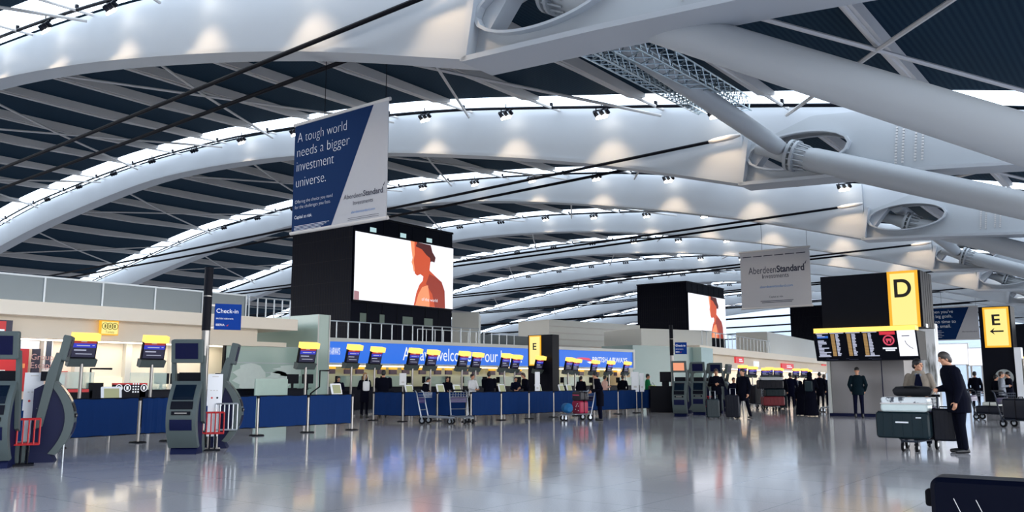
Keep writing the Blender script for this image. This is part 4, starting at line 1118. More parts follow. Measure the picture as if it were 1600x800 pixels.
# equipment above the left desks
def eq(name, px0, px1, py0, py1, X, m, label, cat, th=.3, down=0):
    a = AX(px0, py1, X); b_ = AX(px1, py0, X)
    return tag(MB().bb(X - th, X, a.y, b_.y, a.z - down, b_.z).build(name, m), label, cat)
t = thing('bag_size_panel', 'black panel with red edge and white baggage symbols on the left desk', 'panel', (XD_ + .6, DX(163), 0))
a = AX(163, 617, XD_ + .6); b_ = AX(217, 601, XD_ + .6)
MB().bb(-.12, 0, 0, b_.y - a.y, 0, b_.z).build('body', BLACK, t); MB().bb(-.13, .01, 0, b_.y - a.y, b_.z, b_.z + .05).build('red_edge', REDPANEL, t)
g = MB(); wy = b_.y - a.y; zc = (a.z + b_.z) / 2 + .05
for u in (.15, .4, .9):
    g.tube([(.01, wy * u + .1 * cos(q), zc + .1 * sin(q)) for q in [2 * pi * i / 14 for i in range(15)]], .012, 5); g.box((.01, wy * u, zc), (.01, .06, .1))
for i in range(3):
    for j in range(4): g.box((.01, wy * .65 - .08 + .08 * i, zc - .12 + .08 * j), (.01, .04, .04))
g.build('symbols', WLIT, t)
eq('bag_scale_panel', 105, 140, 607, 630, XD_ + .62, BLACK, 'low black unit with red stripe left of the baggage symbol panel', 'panel', .3, .5)
eq('red_stripe_panel', 106, 139, 608, 613, XD_ + .65, REDPANEL, 'red stripe plate on the low black unit', 'plate', .02)
eq('counter_cabinet', 143, 162, 598, 632, XD_ + .55, BLACK, 'tall black cabinet left of the baggage symbol panel', 'cabinet', .4, .3)
eq('side_screen', 217, 228, 600, 630, XD_ + .6, mat('grey_green_screen', (120, 140, 140), .3), 'grey green side screen right of the baggage symbol panel', 'screen', .05, .6)
eq('frosted_panel', 398, 450, 592, 632, XD_ + 1.2, mat('frosted_panel_glass', (160, 184, 174), .3), 'low frosted glass panel on the desk left of the pillar', 'panel', .06, .6)
g = truss
for (px0, px1, py0, py1, lb_) in ((142, 175, 576, 630, 'thin black gantry frame over the left desk'), (500, 514, 579, 630, 'thin black gantry frame right of the green pillar')):
    a = AX(px0, py0, XD_); b_ = AX(px1, py0, XD_)
    o = MB().tube([(XD_ - .5, a.y, 0), (XD_ - .5, a.y, .9), (XD_, a.y, 1.15), (XD_, a.y, a.z), (XD_, b_.y, a.z)], .03, 6).build('gantry_frame', BLACK); tag(o, lb_, 'frame')
for px, lb_ in ((250, 'just left of the near front kiosk'), (275, 'behind the near front kiosk'), (455, 'right of the frosted panel'), (478, 'beside the green pillar foot')):
    monitor((XD_ + .1, DX(px), 1.10), pi / 2, 'black desk monitor in the left bay ' + lb_)
p = AX(174, 629, -19.2); tablet(tuple(p - Vector((0, 0, .0))), pi / 2 - R(14), 'white framed tablet behind the leftmost barrier row')
# desks before the blue fascia
for i in range(9):
    q = p0 + ud * (1.5 + 2.6 * i) + un * .65
    desk((q.x, q.y, 0), brot, 2.3, 'dark check-in desk before the blue fascia, %s from its left end' % ORD[i], 'desks before the blue fascia')
    for s_, dd in (('left', -.75), ('right', .55)):
        qq = q + ud * dd; monitor((qq.x, qq.y, 1.10), brot + pi * .9, 'black monitor on the %s half of the %s desk before the blue fascia' % (s_, ORD[i]))
for px, py, D, lb_ in ((527, 618, 26, 'right of the green pillar'), (641, 617, 31, 'left of the first empty trolley'), (690, 616, 31, 'above the first empty trolley'), (716, 616, 32, 'above the second empty trolley'), (786, 615, 33, 'right of the white jacketed clerk'), (843, 614, 35, 'under the yellow E totem'), (879, 614, 37, 'left of the woman with the trolley'), (891, 613.5, 38, 'nearest left of the woman with the trolley')):
    p = AD(px, py, D); tablet((p.x, p.y, max(.8, p.z)), brot + R(14), 'white framed tablet on a stand ' + lb_)
# white notice panels in the queue
for px0, px1, py0, py1, D, lb_ in ((836, 843.5, 581, 615, 33, 'narrow white notice panel at the foot of the E totem'), (850, 863, 583, 600, 45, 'square white notice sheet right of the E totem foot'), (987, 998, 581, 612, 37.3, 'tall white notice panel at the right end of the long barrier row'), (1000, 1006, 583, 612, 37.6, 'narrow white notice panel next to the tall white one'), (624, 635, 583, 602, 36, 'white notice with red corner behind the standing man at the desks')):
    a = AD(px0, py1, D); b_ = AD(px1, py0, D); wd = (b_ - a).dot(RGT)
    t = thing('queue_notice', lb_, 'notice', (a.x, a.y, 0), YAW + R(12))
    MB().bb(0, wd, -.02, .02, a.z, b_.z).build('sheet', WHITE, t); MB().tube([(wd / 2, .03, 0), (wd / 2, .03, a.z + .1)], .03, 6).build('stand', CHROME, t)
    MB().bb(wd * .3, wd * .7, -.025, -.02, a.z + (b_.z - a.z) * .2, a.z + (b_.z - a.z) * .3).build('print', RAFTER, t)
# far zone: small lit signs and desks
def lit_sign(name, px0, px1, py0, py1, m, label, s=None):
    pl = fa + fn * .66
    a = RP(px0, py1, pl, fn); b_ = RP(px1, py0, pl, fn); d = b_ - a; hh = d.z; d.z = 0; wd = d.length
    t = thing(name, label, 'sign', (a.x, a.y, a.z), atan2(d.y, d.x))
    MB().bb(0, wd, 0, .14, 0, hh).build('face', m, t)
    if s: MB().bb(wd * .4, wd * .85, -.01, 0, hh * .25, hh * .42).bb(wd * .4, wd * .75, -.01, 0, hh * .55, hh * .7).build('white_mark', WLIT, t)
redl = mat('lit_red_sign', (228, 52, 58), emit=.9)
lit_sign('red_sign', 1150, 1162, 558.5, 567, redl, 'red lit sign on the far cream fascia left', 1)
lit_sign('red_sign', 1222, 1240, 569, 576, redl, 'wider red lit sign over the far desks', 1)
lit_sign('red_sign', 1285, 1291, 566, 571, redl, 'small red lit sign at the left edge of the lift block')
lit_sign('white_clock_sign', 1180, 1186, 565, 573, WLIT, 'small white lit sign hanging over the far desks')
yl = [(1159, 572), (1175, 574), (1201, 575), (1214, 576), (1217, 577), (1243, 577), (1256, 577), (1262, 579), (1195, 576)]
for i, (px, py) in enumerate(sorted(yl)):
    D = 62 + i * 3
    p = AD(px, py, D)
    display_post(Vector((p.x, p.y, 0)), YAW + R(10), 'screen post with yellow header in the far zone, %s from its left end' % ORD[i], p.z, 'check-in screen posts')
for i in range(8):
    q = fa + fd * (4 + 5.2 * i) - fn * 1.2
    desk((q.x, q.y, 0), atan2(fd.y, fd.x), 3.6, 'dark check-in desk in the far zone, %s from its left end' % ORD[i], 'far check-in desks', glass=False)
# ================================================================== TROLLEYS AND LUGGAGE
FRAME = mat('trolley_steel', (150, 156, 164), .35, .8)
DFRAME = mat('trolley_dark_frame', (40, 46, 58), .4, .4)
ADP = mat('trolley_advert_purple', (52, 36, 92), .4)
def trolley(p, rz, label, frame=FRAME, ad=ADP, basket=True, s=1.0):
    """luggage trolley; front (-Y), push handle at the back"""
    t = thing('luggage_trolley', label, 'trolley', tuple(p), rz)
    g = MB()
    for sx in (-1, 1):
        g.tube([(sx * .30, .42, .24), (sx * .28, -.1, .22), (sx * .14, -.55, .20)], .022, 8)
    g.tube([(-.14, -.55, .20), (0, -.62, .2), (.14, -.55, .20)], .022, 8)
    for yy in (.3, .05, -.2): g.tube([(-.28, yy, .22), (.28, yy, .22)], .016, 6)
    g.build('base_frame', frame, t, True)
    g = MB()
    for sx in (-1, 1): g.tube([(sx * .30, .38, .2), (sx * .30, .48, .62), (sx * .30, .56, 1.0), (sx * .27, .64, 1.06)], .022, 8)
    for zz, yy in ((.45, .44), (.72, .5)): g.tube([(-.3, yy, zz), (.3, yy, zz)], .016, 6)
    g.build('upright_frame', frame, t, True)
    MB().tube([(-.33, .65, 1.06), (.33, .65, 1.06)], .028, 10).build('handle', RUBBER, t, True)
    o = MB().bb(-.27, .27, -.01, .01, 0, .2).build('advert_panel', ad, t); o.location = (0, .49, .66); o.rotation_euler = (R(-8), 0, 0)
    if basket:
        g = MB()
        for zz in (.84, .92, 1.0): g.tube([(-.28, .5, zz), (-.28, .26, zz), (.28, .26, zz), (.28, .5, zz)], .010, 5)
        for i in range(7): x = -.28 + .56 * i / 6; g.tube([(x, .26, 1.0), (x, .27, .84), (x, .5, .84)], .007, 5)
        g.build('basket', frame, t)
    for sx in (-1, 1):
        for (x, y, r) in ((sx * .28, .36, .11), (sx * .13, -.52, .085)):
            w_ = MB().cyl((x, y, r), r, .045, 'X', 16).build('wheel', RUBBER, t, True)
            MB().cyl((x, y, r), r * .5, .052, 'X', 12).build('hub', FRAME, w_, True)
            MB().box((x, y, r + .07), (.06, .05, .1)).build('caster_fork', frame, t)
    return t
def suitcase(p, rz, d, m, label, z=0.0, lying=False, stripes=True, cat='suitcase', handle=True, wheels=True, name='suitcase'):
    t = thing(name, label, cat, (p[0], p[1], z), rz)
    W, D, Hh = d
    MB().rbox((0, 0, Hh / 2 + (.05 if wheels else 0)), (W, D, Hh), min(.07, min(W, Hh) * .2), 4).build('shell', m, t, True)
    b = .05 if wheels else 0
    if stripes:
        g = MB()
        for i in range(5): x = -W * .36 + W * .18 * i; g.box((x, -D / 2 - .004, b + Hh / 2), (.02, .012, Hh * .8)); g.box((x, D / 2 + .004, b + Hh / 2), (.02, .012, Hh * .8))
        g.build('shell_ribs', m, t)
    g = MB().box((0, 0, b + Hh / 2), (W + .006, .03, Hh + .006)); g.build('zip_seam', RUBBER, t)
    if handle:
        MB().tube([(-W * .18, 0, b + Hh - .01), (-W * .16, 0, b + Hh + .035), (W * .16, 0, b + Hh + .035), (W * .18, 0, b + Hh - .01)], .014, 6).build('carry_handle', RUBBER, t, True)
    if wheels:
        for sx in (-1, 1):
            for sy in (-1, 1): MB().cyl((sx * (W / 2 - .06), sy * (D / 2 - .05), .03), .03, .025, 'X', 10).build('wheel', RUBBER, t, True)
    return t
def pull_handle(t, W, Hh, h2, m=FRAME):
    MB().tube([(-W * .2, .06, Hh), (-W * .2, .06, Hh + h2), (W * .2, .06, Hh + h2), (W * .2, .06, Hh)], .012, 6).build('pull_handle', m, t)
TEAL = mat('dark_teal_case', (8, 32, 40), .4, vary=.08, spec=.3)
DCASE = mat('dark_navy_case', (5, 9, 26), .4, vary=.1, spec=.25)
# two empty trolleys by the barrier
p = G(681, 662.5); trolley(p, YAW + R(74), 'empty trolley with open wire basket, left of the two by the barrier', frame=FRAME)
p = G(724, 661.5); trolley(p, YAW + R(22), 'empty trolley with purple advert panel, right of the two by the barrier', frame=FRAME)
# the couple's loaded trolley at the right
pt = G(1434, 703); zt0 = facing(pt, -14)
tv = trolley(pt, zt0, 'loaded trolley with stacked cases between the talking couple', frame=DFRAME)
def loc_on(x, y): 
    v = Matrix.Rotation(zt0, 3, 'Z') @ Vector((x, y, 0)); return (pt.x + v.x, pt.y + v.y)
q = loc_on(-.16, -.18)
t = suitcase(q, zt0, (1.0, .42, .52), TEAL, 'large dark teal suitcase lying across the loaded trolley', z=.235, wheels=False, handle=False)
g = MB().bb(-.12, .12, -.222, -.212, .30, .33); g.build('white_badge', WLIT if False else WHITE, t)
MB().bb(.26, .36, -.222, -.212, .40, .42).build('white_tag', WHITE, t)
q = loc_on(.52, .02)
suitcase(q, zt0 + R(8), (.42, .30, .62), DCASE, 'dark suitcase standing on end at the right side of the loaded trolley', z=.20, wheels=False)
pat = bpy.data.materials.new('white_patterned_shell'); pat.use_nodes = True; nt = pat.node_tree; b = nt.nodes['Principled BSDF']
nz = nt.nodes.new('ShaderNodeTexNoise'); nz.inputs['Scale'].default_value = 9; nz.inputs['Detail'].default_value = 5
cr = nt.nodes.new('ShaderNodeValToRGB'); cr.color_ramp.elements[0].color = C(70, 76, 86); cr.color_ramp.elements[0].position = .38; cr.color_ramp.elements[1].color = C(222, 228, 230); cr.color_ramp.elements[1].position = .46
tc = nt.nodes.new('ShaderNodeTexCoord'); nt.links.new(tc.outputs['Object'], nz.inputs['Vector'])
nt.links.new(nz.outputs['Fac'], cr.inputs['Fac']); nt.links.new(cr.outputs['Color'], b.inputs['Base Color']); b.inputs['Roughness'].default_value = .3
q = loc_on(-.12, -.16)
t = thing('suitcase', 'white suitcase with dark flecked lid lying on the dark teal case', 'suitcase', (q[0], q[1], .757), zt0 + R(4))
MB().rbox((0, 0, .08), (.86, .56, .16), .06, 4).build('lower_shell', mat('pale_shell', (206, 220, 218), .3), t, True)
MB().rbox((0, 0, .22), (.84, .54, .13), .05, 4).build('patterned_lid', pat, t, True)
MB().box((0, 0, .16), (.865, .565, .025)).build('zip_seam', RAFTER, t)
q = loc_on(-.04, .06)
t = thing('holdall', 'soft black holdall on top of the white flecked suitcase', 'bag', (q[0], q[1], 1.04), zt0)
MB().tube([(-.36, 0, .09), (-.3, 0, .11), (0, 0, .12), (.3, 0, .11), (.36, 0, .09)], [.06, .10, .11, .10, .06], 14).build('body', mat('black_fabric', (10, 11, 20), .7), t, True)
MB().tube([(-.15, -.05, .20), (-.12, -.12, .19), (.12, -.12, .19), (.15, -.05, .20)], .014, 6).build('carry_handle', RUBBER, t, True)
# foreground suitcase at the lower right corner
pf = G(1598, 905, 0)
t = thing('suitcase', 'big dark suitcase in the near right corner cut by the frame', 'suitcase', (pf.x, pf.y, 0), facing(pf, -4))
zf = RP(1540, 749, pf, Vector((FWD.x, FWD.y, 0))).z
wl = (RP(1598, 780, pf, FWD) - RP(1481, 780, pf, FWD)).length
W = wl * 2.1
MB().rbox((W / 2 - wl, .0, zf / 2 + .02), (W, .32, zf - .04), .07, 5).build('shell', mat('dark_glossy_case', (3, 6, 22), .45, spec=.08), t, True)
g = MB()
for x in (.10, .24): g.tube([(x - wl + .05, -.161, zf - .14), (x - wl + .10, -.162, zf - .26), (x - wl + .16, -.161, zf - .5)], .0035, 5)  # thin bright lines modelled in place of highlights on the shell
g.build('highlight_lines', CHROME, t)
MB().rbox((-wl - .02, 0, zf - .16), (.06, .1, .12), .02).build('corner_bumper', RUBBER, t, True)
for sx in (0, 1): MB().cyl((-wl + .1 + sx * (W - .2), 0, .035), .035, .04, 'X', 12).build('wheel', RUBBER, t, True)
# ================================================================== PEOPLE
SKIN = mat('skin', (196, 142, 112), .5, vary=.04)
SKIND = mat('skin_tan', (160, 108, 82), .5, vary=.04)
def cloth(name, c): return mat('cloth_' + name, c, .85, vary=.12, scale=14, bump=.1, spec=.08)
CK = cloth('black', (6, 8, 22)); CN = cloth('navy', (8, 12, 34)); CG = cloth('charcoal', (30, 32, 42)); CT = cloth('taupe', (132, 122, 110)); CW_ = cloth('white', (220, 220, 222))
CGR = cloth('green', (22, 108, 62)); CPK = cloth('pink', (222, 180, 165)); CTL = cloth('dark_teal', (8, 24, 32)); CGY = cloth('grey', (128, 132, 140)); CJ = cloth('jeans', (22, 28, 56))
HB = mat('hair_black', (14, 11, 14), .5, vary=.2, scale=30); HBR = mat('hair_brown', (58, 42, 34), .5, vary=.2, scale=30); HBL = mat('hair_blonde', (150, 116, 78), .5, vary=.2, scale=30); HGY = mat('hair_grey_brown', (52, 44, 40), .5, vary=.25, scale=30)
SH = mat('shoe_black', (10, 10, 14), .35)
def person(px, py, label, hgt=1.72, turn=0, z0=0.0, pos=None, coat=CK, trou=CK, hair=HB, skin=SKIN, hstyle='short', hem=.78, lean=0.0, arms='down', legs='stand', fine=False, head_turn=0, robe=False, fat=1.0, bag=None, scarf=None, nod=0.0):
    p = pos if pos is not None else G(px, py)
    rz = facing(p, turn)
    t = thing('person', label, 'person', (p[0], p[1], z0), rz)
    k = hgt / 1.75; vox = .009 if fine else .0135
    sit = legs == 'sit'
    dz = -.42 if sit else 0
    sh = lambda z: -lean * max(0, (z + (0 if not sit else 0) - .95)) / .55     # forward shift of the upper body
    P = lambda x, y, z: (x * k, (y + sh(z)) * k, (z + dz) * k)
    # limb joints
    def armset(sx):
        S_ = (sx * .20 * fat, .0, 1.42)
        if arms == 'down': return S_, (sx * .27 * fat, .03, 1.13), (sx * .25 * fat, -.06, .88)
        if arms == 'push': return S_, (sx * .27 * fat, .05, 1.15), (sx * .20, -.30, 1.05)
        if arms == 'desk': return S_, (sx * .26, -.08, 1.14), (sx * .12, -.30, 1.08)
        if arms == 'hold': return S_, (sx * .27, .04, 1.14), (sx * .06, -.24, 1.17)
        if arms == 'pocket': return S_, (sx * .275 * fat, .07, 1.15), (sx * .22 * fat, -.06, .95)
        if arms == 'talk': return S_, (sx * .26, -.02, 1.14), ((.10, -.34, 1.10) if sx < 0 else (sx * .24, -.12, .90))
        return S_, (sx * .27, .03, 1.13), (sx * .25, -.06, .88)
    def legset(sx):
        if sit: return (sx * .10, 0, .93), (sx * .12, -.42, .90), (sx * .12, -.40, .50)
        if legs == 'walk':
            o = -.22 if sx < 0 else .24
            return (sx * .09, 0, .93), (sx * .10, o * .55 - .04, .50), (sx * .10, o, .10)
        return (sx * .095, 0, .93), (sx * .11, -.015, .50), (sx * .115, .02, .09)
    body = MB()
    hx, hy, hz = 0, -.02 - lean * 0, 1.645
    hc = Vector((hx, hy, hz - nod * .03)); 
    Rh = Matrix.Rotation(R(head_turn), 3, 'Z') @ Matrix.Rotation(nod * .5, 3, 'X')
    def HP(x, y, z):
        v = hc + Rh @ Vector((x, y, z)); return P(v.x, v.y, v.z)
    def hs(mb, c, r, n=14, m=10):
        tmp = MB().sphere((0, 0, 0), r, n, m)
        for i, f_ in enumerate(tmp.v): tmp.v[i] = HP(c[0] + f_[0], c[1] + f_[1], c[2] + f_[2])
        mb.add(tmp.v, tmp.f)
    hs(body, (0, .012, .03), (.076, .096, .092)); hs(body, (0, -.022, -.045), (.060, .070, .075)); hs(body, (0, -.055, -.092), (.032, .032, .026))
    hs(body, (0, -.096, -.012), (.014, .024, .024), 8, 6); hs(body, (0, -.105, -.028), (.017, .018, .014), 8, 6)
    hs(body, (0, -.078, .03), (.055, .02, .014), 10, 6); hs(body, (0, -.083, -.062), (.026, .014, .009), 8, 6)
    for sx in (-1, 1): hs(body, (sx * .076, .012, -.01), (.012, .022, .034), 8, 6); hs(body, (sx * .045, -.062, -.02), (.026, .024, .02), 8, 6)
    body.cap(P(0, .03, 1.44), HP(0, .015, -.06), .062 * k, .055 * k)
    body.loft([(0, sh(z + .0) * k, (z + dz) * k, rx * k, ry * k) for z, rx, ry in ((.90, .13, .09), (1.0, .15, .10), (1.2, .15, .10), (1.38, .17, .10), (1.46, .09, .07))])
    hands = {}
    for sx in (-1, 1):
        a, e, w_ = armset(sx)
        body.cap(P(*a), P(*e), .048 * k, .038 * k); body.cap(P(*e), P(*w_), .038 * k, .026 * k)
        A = Vector(P(*w_)); d = (A - Vector(P(*e))).normalized()
        side = d.cross(Vector((sx, 0, 0))).normalized()
        if side.length < .1: side = Vector((0, 1, 0))
        pal = A + d * .055 * k
        body.cap(A, A + d * .085 * k, .026 * k, .034 * k, 8)
        rr = (.0088 if fine else .0105) * k
        inw = Vector((-sx, 0, 0))
        for i, L_ in enumerate((.070, .080, .074, .058)):
            b_ = A + d * .085 * k + side * (.027 - .018 * i) * k
            m_ = b_ + d * L_ * .5 * k + inw * .010 * k; e_ = m_ + d * L_ * .42 * k + inw * .028 * k
            body.cap(b_ - d * .02 * k, m_, rr, rr, 6); body.cap(m_, e_, rr, rr * .85, 6)
        b_ = A + d * .03 * k + side * .026 * k; m_ = b_ + (d * .5 + side * .75 + inw * .2).normalized() * .045 * k
        body.cap(b_, m_, rr * 1.25, rr * 1.1, 6); body.cap(m_, m_ + (d * .85 + inw * .4).normalized() * .032 * k, rr * 1.1, rr * .9, 6)
        h, kn, an = legset(sx)
        body.cap(P(*h), P(*kn), .065 * k, .045 * k); body.cap(P(*kn), P(*an), .045 * k, .034 * k)
    body.fused('body', skin, t, vox, 3 if fine else 2)
    if fine:
        for sx in (-1, 1):
            e_ = MB(); hs(e_, (sx * .031, -.084, .012), (.010, .007, .006), 8, 6); e_.build('eye', HB, t, True)
    # coat or top
    g = MB(); F_ = fat
    tab = [(hem, .20, .14), (.95, .195, .145), (1.08, .18, .13), (1.22, .19, .135), (1.36, .205, .13), (1.44, .17, .11), (1.50, .085, .08)]
    if robe: tab = [(.03, .30, .26), (.4, .27, .22), (.8, .235, .18)] + tab[2:]
    if sit: tab = [(.90, .19, .15)] + tab[1:]
    g.loft([(0, sh(z) * k, (z + dz) * k, rx * k * F_, ry * k * F_) for z, rx, ry in tab])
    for sx in (-1, 1):
        a, e, w_ = armset(sx)
        a = (a[0] - sx * .01, a[1], a[2] - .01)
        g.cap(P(*a), P(*e), .075 * k * F_, .06 * k * F_); g.cap(P(*e), P(*w_), .06 * k * F_, .046 * k)
    g.fused('coat', coat, t, vox * 1.15, 3)
    # trousers
    if not robe:
        g = MB().loft([(0, 0, (z + dz) * k, rx * k * F_, ry * k * F_) for z, rx, ry in ((.80, .10, .10), (.86, .17, .12), (.97, .172, .122), (1.04, .16, .115))])
        for sx in (-1, 1):
            h, kn, an = legset(sx)
            g.cap(P(*h), P(*kn), .095 * k * F_, .066 * k); g.cap(P(*kn), P(an[0], an[1], an[2] + .0), .066 * k, .055 * k)
        g.fused('trousers', trou, t, vox * 1.2, 3)
        for sx in (-1, 1):
            h, kn, an = legset(sx)
            x, y, z = an
            s_ = MB().cap(P(x, y + .03, z - .045), P(x * 1.1, y - .15, z - .055), .044 * k, .034 * k, 12).cap(P(x, y + .01, z + .04), P(x, y + .02, z - .04), .045 * k, .044 * k, 10)
            for i, v in enumerate(s_.v): s_.v[i] = (v[0], v[1], max(v[2], (z - .09 + dz) * k if not sit else v[2]))
            s_.build('shoe', SH, t, True)
    else:
        for sx in (-1, 1): MB().cap(P(sx * .1, -.1, .045), P(sx * .11, -.27, .04), .044 * k, .034 * k, 12).build('shoe', SH, t, True)
    # hair or head covering
    g = MB()
    if hstyle in ('short', 'bun', 'long'):
        hs(g, (0, .014, .048), (.086, .104, .090)); hs(g, (0, .055, -.01), (.078, .065, .075))
        for sx in (-1, 1): hs(g, (sx * .066, .03, .01), (.022, .05, .05))
    if hstyle == 'bun': hs(g, (0, .12, .06), .045)
    if hstyle == 'long':
        hs(g, (0, .06, -.10), (.085, .055, .12)); hs(g, (0, .07, -.2), (.08, .045, .1))
    if hstyle == 'cap':
        hs(g, (0, .01, .05), (.086, .105, .085)); hs(g, (0, -.10, .05), (.06, .06, .014))
    if hstyle == 'hood':
        hs(g, (0, .03, .02), (.105, .105, .125)); hs(g, (0, .05, -.12), (.11, .09, .1)); hs(g, (0, .02, -.22), (.17, .11, .08))
    g.fused({'hood': 'headscarf', 'cap': 'cap'}.get(hstyle, 'hair'), hair, t, .011, 2)
    if scarf:
        col = MB().loft([(0, (sh(1.42)) * k, 1.40 * k + dz * k, .12 * k, .10 * k), (0, sh(1.47) * k + .01, 1.47 * k + dz * k, .135 * k, .12 * k), (0, sh(1.54) * k + .02, 1.53 * k + dz * k, .11 * k, .105 * k)])
        col.build('collar', scarf, t, True)
    if bag:
        MB().rbox((0, (.24 + sh(1.2)) * k, 1.2 * k), (.30 * k, .16 * k, .42 * k), .06).build('backpack', bag, t, True)
    return t
# the couple
pm_ = G(1504, 708)
person(0, 0, 'tall man in long dark coat leaning in to talk to the woman with the trolley', 1.90, -72, pos=pm_, coat=CK, trou=CK, hair=HGY, hem=.70, lean=.13, arms='talk', fine=True, fat=1.3, nod=.22, scarf=CK)
pw = Vector(loc_on(-0.14, 1.02) + (0,))
t = person(0, 0, 'dark haired woman in padded taupe jacket pushing the loaded trolley', 1.80, -4, pos=pw, coat=CT, trou=CK, hair=HB, hem=.86, arms='push', fine=True, head_turn=58, fat=1.0, hstyle='short', scarf=CT)
g = MB().prism([(-.07, .95), (.07, .95), (.075, 1.30), (.03, 1.50), (-.03, 1.50), (-.075, 1.30)], -.225, -.12); g.build('dark_jumper', CN, t)
MB().tube([(-.05, -.10, 1.50), (0, -.125, 1.46), (.05, -.10, 1.50)], .035, 8).build('grey_neck', CGY, t, True)
# others, nearest first
person(1343, 653, 'man in dark jacket seen from behind before the grey lift block', 1.86, 178, coat=CTL, trou=CN, hem=.80, arms='pocket', fat=1.02, hstyle='cap', hair=HB)
person(938, 657, 'woman in long dark coat pushing the red luggage trolley', 1.66, -78, coat=CK, trou=CN, hem=.52, arms='push', hair=HB, hstyle='short', lean=.12, scarf=CK, skin=SKIN, nod=.3)
person(1121, 648.5, 'man in black jacket beside the upright suitcase near the far kiosks', 1.84, 4, coat=CK, trou=CK, arms='hold', hair=HBR)
p = G(1114.5, 654.3); t = suitcase(p, facing(p, 3), (.46, .30, .66), TEAL, 'dark teal upright suitcase in front of the man near the far kiosks'); pull_handle(t, .46, .7, .3)
person(1163, 654, 'woman with long dark hair walking past with a black case', 1.80, -35, coat=CK, trou=CK, hair=HB, hstyle='long', legs='walk', arms='down', hem=.62)
p = G(1146, 654); t = suitcase(p, facing(p, -10), (.50, .32, .80), DCASE, 'large black upright suitcase left of the walking woman'); pull_handle(t, .5, .84, .25)
person(1148, 645, 'short person in dark clothes behind the black upright suitcase', 1.5, 15, coat=CN, trou=CK, hair=HB)
person(1268, 650.5, 'person in full black robe and headscarf with a dark backpack', 1.70, 168, coat=CK, hair=CK, hstyle='hood', robe=True, bag=TEAL, arms='desk')
person(1253, 649, 'companion in black standing left of the robed person', 1.35, 172, coat=CK, trou=CK, hair=CK, hstyle='hood', robe=True, arms='down')
person(1237, 639, 'man in dark overcoat seen from behind at the far desks', 1.76, 175, coat=CN, trou=CN, hair=HB, hem=.6, arms='down', fat=1.1)
p = G(1230, 639); suitcase((p.x - .2, p.y, 0), facing(p, 0), (.42, .28, .62), TEAL, 'small dark teal suitcase beside the man in the overcoat')
person(1223, 639.5, 'person in dark coat right of the tall luggage trolley', 1.72, 160, coat=CK, trou=CK, hair=HB, hem=.66)
person(1246, 636, 'person in grey sleeves between the overcoat man and the robed person', 1.66, 150, coat=CGY, trou=CK, hair=HB, arms='hold')
person(1283, 638, 'person in dark coat standing by the edge of the lift block', 1.80, 170, coat=CK, trou=CK, hair=HB, hem=.6)
person(1290, 636, 'second dark figure right behind the one at the lift block edge', 1.70, 160, coat=CN, trou=CK, hair=HBR, hem=.7)
# far loaded trolley
p = G(1207, 641.5); rz = facing(p, 18); trolley(p, rz, 'far trolley piled with dark, teal and red cases', frame=FRAME)
def on(p, rz, x, y): v = Matrix.Rotation(rz, 3, 'Z') @ Vector((x, y, 0)); return (p.x + v.x, p.y + v.y)
suitcase(on(p, rz, 0, -.1), rz, (1.0, .45, .42), mat('deep_red_case', (128, 20, 36), .4), 'deep red suitcase at the bottom of the far trolley', z=.235, wheels=False, handle=False)
suitcase(on(p, rz, .08, -.1), rz, (.9, .45, .34), TEAL, 'dark teal suitcase in the middle of the far trolley pile', z=.66, wheels=False, handle=False)
suitcase(on(p, rz, -.1, -.1), rz, (1.15, .45, .40), DCASE, 'big black bag on top of the far trolley pile', z=1.01, wheels=False, handle=False)
t = thing('folded_coat', 'white folded coat draped over the far trolley pile', 'coat', on(p, rz, -.05, -.1) + (1.41,), rz)
MB().rbox((0, 0, .07), (1.05, .42, .14), .06, 4).build('cloth', CW_, t, True)
p = G(1184, 638); trolley(p, facing(p, 40), 'dark trolley behind the walking woman with tall bags', frame=FRAME)
suitcase((p.x, p.y), facing(p, 40), (.7, .45, .9), DCASE, 'tall dark bag on the trolley behind the walking woman', z=.235, wheels=False)
# woman's red trolley in the centre
p = G(902, 657); rz = facing(p, -62)
trolley(p, rz, 'trolley with red and blue bags pushed by the woman in the long coat', frame=FRAME)
t = suitcase(on(p, rz, 0, .12), rz + R(5), (.52, .36, .44), mat('crimson_bag', (158, 22, 62), .5), 'crimson bag with white dots on the centre trolley', z=.235, wheels=False, handle=False, stripes=False)
g = MB(); rnd = random.Random(5)
for i in range(9): g.sphere((rnd.uniform(-.2, .2), -.183, rnd.uniform(.08, .36)), .018, 6, 4)
for i in range(9): g.sphere((-.262, rnd.uniform(-.14, .14), rnd.uniform(.08, .36)), .018, 6, 4)
g.build('white_dots', WHITE, t)
t = suitcase(on(p, rz, 0, .14), rz + R(5), (.54, .38, .32), mat('black_pink_bag', (22, 20, 30), .5), 'black bag with pink trim on top of the crimson bag', z=.68, wheels=False, handle=True, stripes=False)
MB().bb(-.2, .2, -.2, -.19, .18, .21).bb(-.285, -.275, -.12, .12, .04, .1).build('pink_trim', mat('pink_trim', (226, 60, 110), .5), t)
t = thing('soft_bag', 'bright blue soft bag at the front of the centre trolley', 'bag', on(p, rz, 0, -.40) + (.235,), rz)
MB().tube([(-.22, 0, .17), (-.12, 0, .2), (.12, 0, .19), (.22, 0, .16)], [.08, .17, .18, .09], 12).build('body', mat('blue_bag', (12, 96, 150), .6), t, True)
